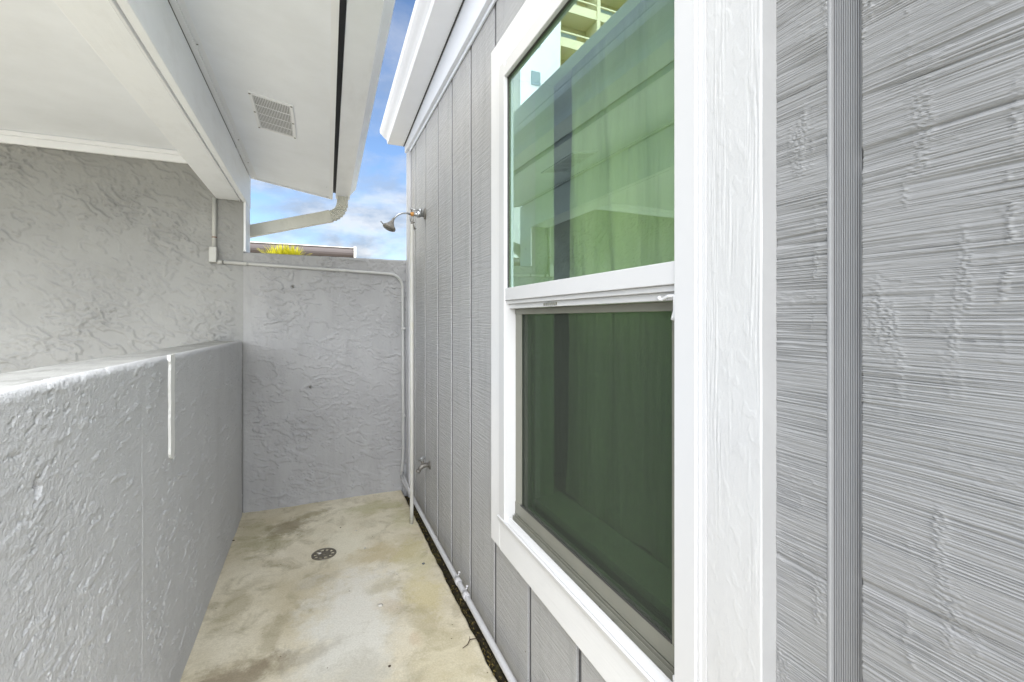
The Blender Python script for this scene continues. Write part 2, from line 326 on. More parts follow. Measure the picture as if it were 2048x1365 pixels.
class MB:
    """collects shapes given in world coordinates; build() links them as ONE mesh under a parent"""
    def __init__(self): self.bm = bmesh.new()
    def box(self, x0, x1, y0, y1, z0, z1, bev=0.0, seg=1):
        b = bmesh.new()
        r = bmesh.ops.create_cube(b, size=1)
        for v in b.verts:
            v.co = Vector(((x0 + x1) / 2 + v.co.x * (x1 - x0), (y0 + y1) / 2 + v.co.y * (y1 - y0), (z0 + z1) / 2 + v.co.z * (z1 - z0)))
        if bev: bmesh.ops.bevel(b, geom=b.edges[:], offset=bev, segments=seg, affect='EDGES', profile=.5)
        self._merge(b); return self
    def _merge(self, b, mtx=None):
        if mtx: bmesh.ops.transform(b, matrix=mtx, verts=b.verts)
        me = bpy.data.meshes.new('tmp'); b.to_mesh(me); b.free(); self.bm.from_mesh(me); bpy.data.meshes.remove(me)
    def hexa(self, lo, hi, bev=0.0):
        """prism between two equal polygons (lists of points)"""
        b = bmesh.new(); n = len(lo)
        A = [b.verts.new(p) for p in lo]; B = [b.verts.new(p) for p in hi]
        b.faces.new(A[::-1]); b.faces.new(B)
        for i in range(n): b.faces.new((A[i], A[(i + 1) % n], B[(i + 1) % n], B[i]))
        bmesh.ops.recalc_face_normals(b, faces=b.faces)
        if bev: bmesh.ops.bevel(b, geom=b.edges[:], offset=bev, segments=2, affect='EDGES', profile=.5)
        self._merge(b); return self
    def tube(self, pts, r, seg=12, cap=True, square=None):
        pts = [Vector(p) for p in pts]; b = bmesh.new(); rings = []
        rr = r if isinstance(r, (list, tuple)) else [r] * len(pts)
        up = None
        for i, p in enumerate(pts):
            t = (pts[min(i + 1, len(pts) - 1)] - pts[max(i - 1, 0)]).normalized()
            if up is None:
                up = Vector((0, 0, 1)) if abs(t.z) < .9 else Vector((0, 1, 0))
            s = t.cross(up).normalized(); u = s.cross(t).normalized(); up = u
            ring = []
            for k in range(seg):
                a = 2 * math.pi * k / seg
                ring.append(b.verts.new(p + (s * math.cos(a) + u * math.sin(a)) * rr[i]))
            rings.append(ring)
        for i in range(len(rings) - 1):
            for k in range(seg):
                f = b.faces.new((rings[i][k], rings[i][(k + 1) % seg], rings[i + 1][(k + 1) % seg], rings[i + 1][k])); f.smooth = True
        if cap: b.faces.new(rings[0][::-1]); b.faces.new(rings[-1])
        bmesh.ops.recalc_face_normals(b, faces=b.faces)
        self._merge(b); return self
    def sweep(self, sections, closed=True, cap=True, smooth=False):
        """sections: list of equal-length point lists"""
        b = bmesh.new(); V = [[b.verts.new(p) for p in s] for s in sections]; n = len(V[0])
        for i in range(len(V) - 1):
            for k in range(n if closed else n - 1):
                f = b.faces.new((V[i][k], V[i][(k + 1) % n], V[i + 1][(k + 1) % n], V[i + 1][k])); f.smooth = smooth
        if closed and cap: b.faces.new(V[0][::-1]); b.faces.new(V[-1])
        bmesh.ops.recalc_face_normals(b, faces=b.faces)
        self._merge(b); return self
    def ball(self, c, r, sc=(1, 1, 1), sub=2):
        b = bmesh.new(); bmesh.ops.create_icosphere(b, subdivisions=sub, radius=r)
        for v in b.verts: v.co = Vector((v.co.x * sc[0] + c[0], v.co.y * sc[1] + c[1], v.co.z * sc[2] + c[2]))
        for f in b.faces: f.smooth = True
        self._merge(b); return self
    def lathe(self, prof, mtx, seg=24):
        """prof: list of (r, h) along local Z"""
        b = bmesh.new(); V = []
        for r, h in prof:
            V.append([b.verts.new((r * math.cos(2 * math.pi * k / seg), r * math.sin(2 * math.pi * k / seg), h)) for k in range(seg)])
        for i in range(len(V) - 1):
            for k in range(seg):
                f = b.faces.new((V[i][k], V[i][(k + 1) % seg], V[i + 1][(k + 1) % seg], V[i + 1][k])); f.smooth = True
        b.faces.new(V[0][::-1]); b.faces.new(V[-1])
        bmesh.ops.recalc_face_normals(b, faces=b.faces)
        self._merge(b, mtx); return self
    def build(self, name, mat, parent=None):
        bs = base_of(parent)
        if bs.length: bmesh.ops.translate(self.bm, vec=-bs, verts=self.bm.verts)
        me = bpy.data.meshes.new(name); self.bm.to_mesh(me); self.bm.free()
        return link(name, me, mat, parent)

def bx(name, mat, parent, *a, bev=0.0, seg=1): return MB().box(*a, bev=bev, seg=seg).build(name, mat, parent)
def struct(o): o['kind'] = 'structure'; return o
def tagged(o, label, cat, group=None):
    o['label'] = label; o['category'] = cat
    if group: o['group'] = group
    return o

def grid_mesh(name, P, mat, parent, smooth=True, extra=None):
    """P: array (nu, nv, 3) in world coordinates -> one mesh"""
    nu, nv = P.shape[:2]
    bs = base_of(parent); P = P - np.array(bs)
    co = P.reshape(-1, 3).astype(np.float32)
    i = np.arange(nu * nv).reshape(nu, nv)
    q = np.stack([i[:-1, :-1], i[1:, :-1], i[1:, 1:], i[:-1, 1:]], -1).reshape(-1, 4)
    me = bpy.data.meshes.new(name)
    me.vertices.add(len(co)); me.vertices.foreach_set('co', co.ravel())
    me.loops.add(q.size); me.loops.foreach_set('vertex_index', q.ravel().astype(np.int32))
    me.polygons.add(len(q)); me.polygons.foreach_set('loop_start', np.arange(0, q.size, 4, dtype=np.int32))
    me.polygons.foreach_set('loop_total', np.full(len(q), 4, dtype=np.int32))
    me.polygons.foreach_set('use_smooth', np.ones(len(q), dtype=bool))
    me.update(calc_edges=True); me.validate()
    return link(name, me, mat, parent)

# ------------------------------------------------------------------ measurements (metres)
WX = 0.638          # face of the grey siding on the right
PX = -0.44          # inner face of the low stucco wall on the left
FY = 3.46           # face of the stucco wall at the end
WZ = 1.72           # height of the low part of the end wall

# ------------------------------------------------------------------ the setting
g = MB(); g.box(-400, 400, -400, 400, -.4, -.12); struct(g.build('ground', 'ground'))
# concrete slab, its right edge left short of the wall
def slab():
    nx, ny = 150, 260
    xs = np.linspace(-.60, .585, nx); ys = np.linspace(-1.6, FY + .02, ny)
    Xg, Yg = np.meshgrid(xs, ys, indexing='ij')
    Zg = .005 * fbm(Xg * 2.2, Yg * 2.2, 5, 3) + .0012 * fbm(Xg * 18, Yg * 18, 9, 3)
    dr = np.sqrt((Xg - .042) ** 2 + (Yg - 2.70) ** 2)
    Zg -= .012 * np.exp(-(dr / .22) ** 2)
    Xg = Xg + np.where(np.arange(nx)[:, None] == nx - 1, .006 * fbm(Yg * 9, Yg * 0 + 3, 31, 4), 0)
    P = np.stack([Xg, Yg, Zg], -1)
    # right-hand edge goes down into the gap
    edge = P[-1:].copy(); edge[..., 2] -= .010; edge[..., 0] += .006
    edge2 = edge.copy(); edge2[..., 2] = -.12
    P = np.concatenate([P, edge, edge2], 0)
    return grid_mesh('patio_slab', P, 'slab', None)
struct(slab())
struct(bx('porch_floor', 'slab', None, -4.2, -.62, -1.6, FY, -.12, -.004))
# gap filled with damp soil
def soil():
    ys = np.linspace(-1.6, FY, 700); xs = np.linspace(.575, .66, 16)
    Xg, Yg = np.meshgrid(xs, ys, indexing='ij')
    Zg = -.055 + .016 * fbm(Xg * 30, Yg * 30, 3, 4) + .008 * fbm(Xg * 90, Yg * 90, 8, 2)
    return grid_mesh('soil', np.stack([Xg, Yg, Zg], -1), 'soil', None)
struct(soil())

# ------------------------------------------------------------------ low stucco wall on the left
def ridges(a, b, seed, ang=0.0, stretch=2.2, scale=9.0):
    """skip-trowel relief: flat islands of plaster with crisp torn edges; returns about 0..1"""
    ca, sa = math.cos(ang), math.sin(ang)
    u = (a * ca + b * sa); v = (-a * sa + b * ca) * stretch
    wu = u * scale + 1.3 * fbm(u * scale * .8, v * scale * .8, seed + 3, 3); wv = v * scale + 1.3 * fbm(u * scale * .8, v * scale * .8, seed + 7, 3)
    n1 = fbm(wu, wv, seed, 3)
    isl = sstep(.10, .16, n1)
    n2 = fbm(wu * 1.7 + 20, wv * 1.7, seed + 40, 4)
    tear = sstep(.03, .0, np.abs(n2)) * sstep(-.05, .2, fbm(u * scale * .7, v * scale * .7, seed + 60, 2))
    return isl, tear

def parapet():
    t = thing('stucco_parapet', 'low light grey rough stucco wall with sloping rounded top along left side of the walkway', 'low wall', (PX - .09, 1.9, 0))
    y0, y1 = -1.2, FY + .01
    # near face, rounded shoulder, top and back, as one profile of arc length s
    def top(y): return 1.171 - .0125 * np.clip(y - .8, -5, 5)
    ys = np.concatenate([np.linspace(y0, .6, 60)[:-1], np.linspace(.6, .95, 40)[:-1], np.linspace(.95, 2.2, 760)[:-1], np.linspace(2.2, y1, 330)])
    rad = .018; thick = .185
    zs = np.concatenate([np.linspace(-.06, .25, 90)[:-1], np.linspace(.25, 1.0, 300)])
    secs = []
    for z in zs: secs.append((0, z, 0))                       # (offset in -x, fraction of height, type)
    for k in range(60): secs.append((0, 1.0 + (k + 1) / 60, 1))
    for k in range(1, 9): secs.append((k / 8, 0, 2))
    for k in range(1, 40): secs.append((k / 39, 0, 3))
    for k in range(1, 9): secs.append((k / 8, 0, 4))
    secs.append((0, 0, 5))
    S = len(secs); Y = np.tile(ys, (S, 1)); Xo = np.zeros_like(Y); Zo = np.zeros_like(Y); NX = np.zeros_like(Y); NZ = np.zeros_like(Y); SA = np.zeros_like(Y)
    T = top(ys)
    for i, (a, b, k) in enumerate(secs):
        if k == 0: x = 0; z = b + 0 * ys; nx, nz = 1, 0; s = z
        elif k == 1: z = 1.0 + (T - rad - 1.0) * (b - 1.0); x = 0; nx, nz = 1, 0; s = z
        elif k == 2: an = a * math.pi / 2; x = -rad + rad * math.cos(an); z = T - rad + rad * math.sin(an); nx, nz = math.cos(an), math.sin(an); s = T + rad * an
        elif k == 3: x = -rad - (thick - 2 * rad) * a; z = T; nx, nz = 0, 1; s = T + .03 + (thick) * a
        elif k == 4: an = math.pi / 2 * (1 + a); x = -thick + rad + rad * math.cos(an); z = T - rad + rad * math.sin(an); nx, nz = math.cos(an), math.sin(an); s = T + .25 + 0 * ys
        else: x = -thick; z = -.1 + 0 * ys; nx, nz = -1, 0; s = T + .3
        Xo[i] = x; Zo[i] = z; NX[i] = nx; NZ[i] = nz; SA[i] = s
    def steps(sc, seed, st=1.5, ang=1.2, cut=.0, wid=.035):
        """flat plaster skins whose torn edges stand up only here and there"""
        ca, sa = math.cos(ang), math.sin(ang); U = (Y * ca + SA * sa) * sc; V = (-Y * sa + SA * ca) * sc * st
        U2 = U + .55 * fbm(U * 1.7, V * 1.7, seed + 1, 3); V2 = V + .55 * fbm(U * 1.7 + 9, V * 1.7, seed + 2, 3)
        F = fbm(U2, V2, seed, 3)
        return sstep(cut, cut + wid, F) * sstep(.10, .36, vnoise(U * .6 + 31, V * .8, seed + 5)), sstep(-.16, .12, F)
    s1, b1 = steps(8, 11, 3.0, .12); s2, b2 = steps(17, 25, 2.6, -.15); s3, b3 = steps(38, 41, 2.0, .3, .02, .06)
    fine = fbm(Y * 60, SA * 60, 5, 3)
    rough = sstep(.0, .25, fbm(Y * 3.2, SA * 2.2, 21, 3))
    patch = sstep(-.02, .16, fbm(Y * 5 + 9, SA * 4, 25, 3))
    h = .0017 * s1 + .0024 * s2 * np.clip(patch + .3, 0, 1) - .0032 * s3 * np.clip(rough + .3, 0, 1) + .0003 * b1 + (.0002 + .0007 * rough * patch) * fine + .0007 * sstep(.05, .25, fbm(Y * 34, SA * 48, 63, 3)) * rough + .002 * fbm(Y * 2.2, SA * 2.2, 2, 2)
    h = h * np.where(NZ > .6, .4, 1.0)
    h = h * (1 - .9 * sstep(.040, .028, np.abs(Y - 1.826)) * sstep(.80, .83, SA))
    # the chipped hole
    d = np.sqrt(((Y - 1.045) / .013) ** 2 + ((SA - .992) / .020) ** 2) + .5 * fbm(Y * 60, SA * 60, 91, 2)
    h -= .026 * sstep(1.0, .75, d)
    # faint vertical crack and smoothed trowel joint
    cy = 1.56 + .006 * fbm(SA * 5, SA * 0, 14, 3)
    smooth_band = sstep(.035, .01, np.abs(Y - cy - .012)) * (SA < 1.12)
    h = h * (1 - .75 * smooth_band) - .0022 * sstep(.004, .001, np.abs(Y - cy)) * sstep(1.1, .8, SA)
    # end rounded back where it meets the end wall
    r = .05; dd = np.clip(Y - (FY - r), 0, r)
    back = r - np.sqrt(np.maximum(r * r - dd * dd, 0)); 
    Xo = Xo - back * (NX > .01) * np.clip(NX, 0, 1)
    Zo = Zo - .4 * back * (NZ > .3)
    P = np.stack([PX + Xo + NX * h, Y, Zo + NZ * h], -1)
    kt = next(i for i, q in enumerate(secs) if q[2] == 3)
    grid_mesh('wall_body', P[:kt + 1], 'stucco', t); grid_mesh('wall_top', P[kt:], 'stucco_top', t)
    # end cap near the camera side
    MB().hexa([(PX - .003, y0, -.06), (PX - .18, y0, -.06), (PX - .18, y0, 1.16), (PX - .003, y0, 1.16)],
              [(PX - .003, y0 + .01, -.06), (PX - .18, y0 + .01, -.06), (PX - .18, y0 + .01, 1.16), (PX - .003, y0 + .01, 1.16)]).build('end_cap', 'stucco', t)
    # white streak of caulk
    b = MB(); rnd = random.Random(3); A = []; B = []
    n = 34
    L = []; Rr = []
    for i in range(n):
        z = 1.162 - (1.162 - .826) * i / (n - 1)
        w = .024 + rnd.uniform(-.0015, .0015) + (.005 if i < 3 else 0) - (.010 if i == n - 1 else 0)
        c = 1.826 + .002 * math.sin(i * .5)
        L.append((c - w, z)); Rr.append((c + w + rnd.uniform(-.001, .001), z - (0 if i < n - 1 else .012)))
    secs = [[(PX - .002, l[0], l[1]), (PX + .0068, l[0] + .003, l[1]), (PX + .0072, r_[0] - .003, r_[1]), (PX - .002, r_[0], r_[1])] for l, r_ in zip(L, Rr)]
    o = b.sweep(secs).build('caulk_strip', 'caulk', t); o['label'] = 'narrow white streak of caulk running down the wall face'
    return t
parapet()

# ------------------------------------------------------------------ end wall: tall part on the left, low part on the right
def end_wall():
    t = thing('stucco_end_wall', 'grey swirled stucco wall closing the end of the walkway, tall on left and low on right', 'wall', (0, FY + .1, 0))
    def panel(name, x0, x1, z0, z1, res, mat, seed, ang, amp=1.0, round_top=False, ztop=None):
        nx = int((x1 - x0) / res) + 1; nz = int((z1 - z0) / res) + 1
        xs = np.linspace(x0, x1, nx); zs = np.linspace(z0, z1, nz)
        Xg, Zg = np.meshgrid(xs, zs, indexing='ij')
        isl, tear = ridges(Xg, Zg, seed, ang, 2.0, 8.0)
        isl2, tear2 = ridges(Xg + 3, Zg, seed + 5, ang + .5, 1.8, 14.0)
        m = sstep(-.1, .15, fbm(Xg * 2.5, Zg * 2.5, seed + 9, 2))
        h = (1.15 + 1.1 * sstep(-.2, .3, fbm(Xg * 1.8, Zg * 2.2, seed + 70, 2))) * (.0040 * isl + .0030 * isl2 * m - .0035 * tear - .0030 * tear2 * m) + .0007 * fbm(Xg * 45, Zg * 45, 4, 3) + .006 * fbm(Xg * 1.6, Zg * 1.6, 6, 2)
        h = h * amp
        # trowelled vertical joint at the corner of the tall part
        jb = sstep(.075, .03, np.abs(Xg + .44))
        h = h * (1 - .8 * jb)
        for (hx, hz) in ((-.145, 1.50), (-.036, .805)):
            d = np.sqrt((Xg - hx) ** 2 + (Zg - hz) ** 2) / .014 + .3 * fbm(Xg * 70, Zg * 70, 3, 2)
            h -= .012 * sstep(1.1, .5, d)
        P = np.stack([Xg, FY - h, Zg], -1)
        if round_top:
            Pz = []
            for k in range(1, 7):
                an = k / 6 * math.pi / 2; q = P[:, -1:].copy(); q[..., 1] += .015 * (1 - math.cos(an)); q[..., 2] += .015 * math.sin(an)
                q[..., 2] += .003 * fbm(q[..., 0] * 9, q[..., 0] * 0, 8, 3); Pz.append(q)
            q = Pz[-1].copy(); q[..., 1] = FY + .2; Pz.append(q)
            q = q.copy(); q[..., 2] = -.1; Pz.append(q)
            P = np.concatenate([P] + Pz, 1)
        return grid_mesh(name, P[::-1], mat, t)
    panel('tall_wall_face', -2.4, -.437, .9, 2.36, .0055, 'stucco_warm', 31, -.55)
    panel('low_wall_face', -.437, .66, -.05, WZ - .015, .0045, 'stucco_end_shade', 52, -.25, .85, round_top=True)
    # coarse rest of the tall part, core behind the relief
    bx('wall_core', 'stucco_warm', t, -4.2, -.437, FY + .015, FY + .2, -.1, 2.36)
    bx('wall_face_left', 'stucco_warm', t, -4.2, -2.4, FY - .004, FY + .014, -.1, 2.36)
    bx('wall_face_below', 'stucco_warm', t, -2.4, -.45, FY - .002, FY + .014, -.1, .9)
    bx('corner_board', 'white', t, -.436, -.422, FY - .004, FY + .205, WZ + .003, 2.052, bev=.002)
    for (hx, hz) in ((-.145, 1.50), (-.036, .805)):
        b = MB(); b.lathe([(.001, 0), (.007, .0), (.006, .006), (.001, .009)], Matrix.Translation((hx, FY + .004, hz)) @ Matrix.Rotation(R(90), 4, 'X'), 8)
        b.tube([(hx, FY + .01, hz), (hx + .006, FY - .006, hz - .008)], .002, 6)
        o = b.build('wall_anchor', 'tarnish', t)
end_wall()

# ------------------------------------------------------------------ left building: porch ceiling, beam, soffit
def left_roof():
    t = thing('porch_roof', 'white painted porch roof with boxed beam and flat soffit overhead on left', 'roof', (-1, 1.8, 2.05))
    YN, YE = ROOF_Y0, 3.66
    zc = 2.327
    bx('porch_ceiling', 'soffit', t, -4.2, -.592, YN, FY - .001, zc, zc + .02)
    # crown trim on the end wall: two stepped boards
    MB().box(-4.2, -.597, FY - .022, FY - .001, 2.258, 2.300, bev=.002).box(-4.2, -.597, FY - .035, FY - .001, 2.300, 2.326, bev=.003).build('wall_trim', 'white', t)
    # beam: bottom board, thin lip, gap, side board
    bx('beam_core', 'white_wood_y', t, -.590, -.462, YN, YE - .004, 2.056, 2.32, bev=.003)
    bx('beam_lip', 'white', t, -.4615, -.454, YN, YE - .003, 2.052, 2.10, bev=.0015)
    bx('beam_side_board', 'white_wood_y', t, -.444, -.418, YN, YE, 2.050, 2.262, bev=.002)
    bx('beam_gap_back', 'white', t, -.4535, -.4445, YN, YE - .006, 2.066, 2.30)
    # soffit slab sloping down towards the gutter; skewed slightly
    def xr(y): return .115 - .024 * (3.67 - y)
    zl, zr = 2.275, 2.183
    a, b = YN, 3.665
    s = MB()
    s.hexa([(-.417, a, zl), (xr(a), a, zr), (xr(a), a, zr + .018), (-.417, a, zl + .018)], [(-.417, b, zl), (xr(b), b, zr), (xr(b), b, zr + .018), (-.417, b, zl + .018)])
    s.build('soffit_panel', 'soffit', t)
    sl = (zr - zl) / (xr(b) + .417)
    # moulding where the soffit meets the beam
    m = MB()
    for (u0, u1, dz) in ((-.4175, -.395, .010), (-.395, -.375, .005)):
        m.hexa([(u0, a, zl - dz), (u1, a, zl - dz + sl * (u1 - u0)), (u1, a, zl + .004), (u0, a, zl + .004)], [(u0, b, zl - dz), (u1, b, zl - dz + sl * (u1 - u0)), (u1, b, zl + .004), (u0, b, zl + .004)])
    m.build('soffit_moulding', 'white', t)
    # narrow board along the outer edge, and end board closing the eave
    m = MB(); m.hexa([(xr(a) - .020, a, zr - .004), (xr(a) + .002, a, zr - .007), (xr(a) + .002, a, zr + .02), (xr(a) - .020, a, zr + .02)],
                     [(xr(b) - .020, b, zr - .004), (xr(b) + .002, b, zr - .007), (xr(b) + .002, b, zr + .02), (xr(b) - .020, b, zr + .02)])
    m.build('soffit_edge_board', 'white', t)
    m = MB(); m.hexa([(-.417, b, zl - .006), (xr(b), b, zr - .008), (xr(b), b, zr + .10), (-.417, b, zl + .02)], [(-.417, b + .018, zl - .006), (xr(b), b + .018, zr - .008), (xr(b), b + .018, zr + .10), (-.417, b + .018, zl + .02)])
    m.build('end_board', 'white', t)
    # charcoal strip set back in the slot between soffit and gutter
    m = MB(); m.hexa([(xr(a) + .004, a, zr + .035), (xr(a) + .05, a, zr + .035), (xr(a) + .05, a, zr + .13), (xr(a) + .004, a, zr + .13)],
                     [(xr(b) + .004, b - .02, zr + .035), (xr(b) + .05, b - .02, zr + .035), (xr(b) + .05, b - .02, zr + .13), (xr(b) + .004, b - .02, zr + .13)])
    m.build('slot_strip', 'charcoal', t)
    # roof covering above: low slope rising to the left
    m = MB(); z0 = zr + .200
    m.hexa([(xr(a) + .06, a, z0), (-4.3, a, z0 + .55), (-4.3, a, z0 + .60), (xr(a) + .06, a, z0 + .03)], [(xr(b) + .06, b + .02, z0), (-4.3, b + .02, z0 + .55), (-4.3, b + .02, z0 + .60), (xr(b) + .06, b + .02, z0 + .03)])
    m.build('roof_covering', 'shingle', t)
    m = MB(); m.hexa([(xr(a) + .055, a, zr + .135), (xr(a) + .158, a, zr + .135), (xr(a) + .158, a, zr + .232), (xr(a) + .055, a, zr + .232)],
                     [(xr(b) + .055, b + .03, zr + .135), (xr(b) + .158, b + .03, zr + .135), (xr(b) + .158, b + .03, zr + .232), (xr(b) + .055, b + .03, zr + .232)], bev=.006)
    m.build('roof_edge_flashing', 'white', t)
    m = MB(); m.hexa([(xr(b) - .02, b - .03, zr + .10), (-.62, b - .03, 2.29), (-4.2, b - .03, 2.34), (-4.2, b - .03, z0 + .54), (xr(b) - .02, b - .03, z0)],
                     [(xr(b) - .02, b - .012, zr + .10), (-.62, b - .012, 2.29), (-4.2, b - .012, 2.34), (-4.2, b - .012, z0 + .54), (xr(b) - .02, b - .012, z0)])
    m.build('gable_board', 'white', t)
    # soffit vent with its grille of thin bars
    def S(u, v, d=0.0):        # u across (x), v along (y), d below the soffit
        x = u; return (x, v, zl + sl * (x + .417) - d)
    x0, x1, y0, y1 = -.265, -.092, 2.222, 2.612
    vent = MB()
    def plate(mb, u0, u1, v0, v1, d0, d1):
        mb.hexa([S(u0, v0, d0), S(u1, v0, d0), S(u1, v0, d1), S(u0, v0, d1)], [S(u0, v1, d0), S(u1, v1, d0), S(u1, v1, d1), S(u0, v1, d1)])
    fr = MB(); w = .014
    plate(fr, x0, x1, y0, y0 + w, -.001, .007); plate(fr, x0, x1, y1 - w, y1, -.001, .007)
    plate(fr, x0, x0 + w, y0 + w, y1 - w, -.001, .007); plate(fr, x1 - w, x1, y0 + w, y1 - w, -.001, .007)
    vf = fr.build('soffit_vent', 'white', t)
    vf['label'] = 'rectangular white grille vent set in the soffit'
    k = MB(); plate(k, x0 + w, x1 - w, y0 + w, y1 - w, .0005, .0015); k.build('vent_backing', 'vent_back', vf)
    k = MB(); nb = 22
    for i in range(nb):
        u = x0 + w + (x1 - x0 - 2 * w) * (i + .5) / nb
        plate(k, u - .0014, u + .0014, y0 + w, y1 - w, .002, .0055)
    k.build('vent_bars', 'white', vf)
    k = MB()
    for i in range(1, 4):
        v = y0 + w + (y1 - y0 - 2 * w) * i / 4
        plate(k, x0 + w, x1 - w, v - .002, v + .002, .0055, .0075)
    k.build('vent_cross_bars', 'white', vf)
    for (u, v) in ((x0 + .006, y0 + .007), (x1 - .006, y0 + .007), (x0 + .006, y1 - .007), (x1 - .006, y1 - .007), (x0 + .006, (y0 + y1) / 2), (x1 - .006, (y0 + y1) / 2)):
        MB().ball(S(u, v, .007), .0055, (1, 1, .5), 1).build('screw', 'tarnish', vf)
    for v in (1.5, 1.95, 2.9, 3.3):
        MB().ball(S(-.39, v, .006), .004, (1, 1, .4), 1).build('nail_head', 'tarnish', t)
        MB().ball(S(xr(v) - .035, v + .1, .0005), .003, (1, 1, .4), 1).build('nail_head', 'tarnish', t)
    return t
ROOF_Y0 = 1.02  # near end cut back, out of view, so light reaches the passage
M['vent_back'] = paint('grey_vent_mesh', (0.30, 0.30, 0.30), 0.7, 0.15, vscale=30)
left_roof()

# K-style gutter on the left eave
def kprofile(flip=1, w=.115, h=.115, top=.155):
    # outline of an ogee gutter trough, (u outward, z up) starting at back bottom
    return [(0, 0), (w * .98, 0), (w, .006), (w * 1.02, .030), (w * 1.10, .046), (w * 1.25, .062), (top * .99, .082), (top, .095), (top, h), (top - .012, h), (top - .012, h - .006), (top - .004, h - .008),
            (top - .004, .096), (top * .96, .084), (w * 1.2, .066), (w * 1.04, .050), (w * .98, .032), (w * .96, .004), (.002, .004), (.002, h), (0, h)]
def gutter_left():
    t = thing('gutter', 'white ogee gutter with dull underside along edge of the left porch roof', 'gutter', (.17, 2.2, 2.19))
    def x0(y): return .138 - .024 * (3.67 - y)
    ya, yb = ROOF_Y0 - .05, 3.70
    pr = kprofile(w=.100, top=.145)
    mk = lambda y: [(x0(y) + u, y, 2.190 + z) for u, z in pr]
    MB().sweep([mk(ya), mk(1.7), mk(yb)]).build('trough', 'gutter', t)
    cap = [(0, 0), (.100, 0), (.102, .030), (.125, .062), (.145, .09), (.145, .115), (0, .115)]
    MB().hexa([(x0(yb) + u, yb + .0005, 2.190 + z) for u, z in cap], [(x0(yb) + u, yb + .003, 2.190 + z) for u, z in cap]).build('end_cap', 'gutter', t)
    MB().hexa([(x0(ya) + u, ya - .003, 2.190 + z) for u, z in cap], [(x0(ya) + u, ya - .0005, 2.190 + z) for u, z in cap]).build('end_cap', 'gutter', t)
    for y in (1.2, 1.9, 2.6, 3.3):
        bx('hanger', 'gutter', t, x0(y) + .004, x0(y) + .135, y, y + .02, 2.29, 2.293)
gutter_left()

def downspout():
    t = thing('downspout', 'beige ribbed downspout bending left from the gutter above the low end wall', 'downspout', (.17, 3.64, 1.85))
    # path in world space
    path = [(.185, 3.64, 2.196), (.185, 3.64, 2.15)]
    c0 = Vector((.185, 3.64, 2.15)); n = 15
    # curve from straight down to the run that heads left
    end_dir = Vector((-.50, .10, -.125)).normalized()
    d0 = Vector((0, 0, -1)); p = c0.copy(); L = .155
    for i in range(1, n + 1):
        f = i / n; d = (d0 * (1 - f) + end_dir * f).normalized(); p = p + d * (L / n); path.append(tuple(p))
    q = p + end_dir * .60
    def rect(p, d, hw, hh, corr=0.0):
        s = Vector((0, 1, 0)); s = (s - d * s.dot(d)).normalized(); u = s.cross(d).normalized(); pts = []
        m = 10
        for side in range(4):
            for k in range(m):
                a = -1 + 2 * k / m
                if side == 0: e, f_ = a, -1
                elif side == 1: e, f_ = 1, a
                elif side == 2: e, f_ = -a, 1
                else: e, f_ = -1, -a
                rib = corr * (1 if (k % 2) else -1)
                ee = e * (hw + (rib if side in (1, 3) else 0)); ff = f_ * (hh + (rib if side in (0, 2) else 0))
                pts.append(tuple(p + s * ee + u * ff))
        return pts
    secs = []
    for i, pp in enumerate(path):
        pp = Vector(pp); a = Vector(path[max(i - 1, 0)]); b_ = Vector(path[min(i + 1, len(path) - 1)]); d = (b_ - a).normalized()
        wob = .0030 * (1 if i % 2 else -1) if i > 2 else 0
        secs.append(rect(pp, d, .030 + wob, .036 + wob, .0024))
    MB().sweep(secs).build('elbow', 'downspout', t)
    MB().sweep([rect(p - end_dir * .012, end_dir, .0335, .0415), rect(p + end_dir * .02, end_dir, .0335, .0415)]).build('joint_sleeve', 'downspout', t)
    MB().sweep([rect(p + end_dir * .0, end_dir, .032, .040), rect(q, end_dir, .032, .040)]).build('pipe', 'downspout', t)
    MB().sweep([rect(q - end_dir * .02, end_dir, .035, .044), rect(q, end_dir, .035, .044), rect(q + Vector((-.05, 0, -.06)), Vector((-.3, 0, -1)).normalized(), .035, .044), rect(q + Vector((-.055, 0, -.6)), Vector((0, 0, -1)), .035, .04)]).build('lower_elbow', 'downspout', t)
downspout()

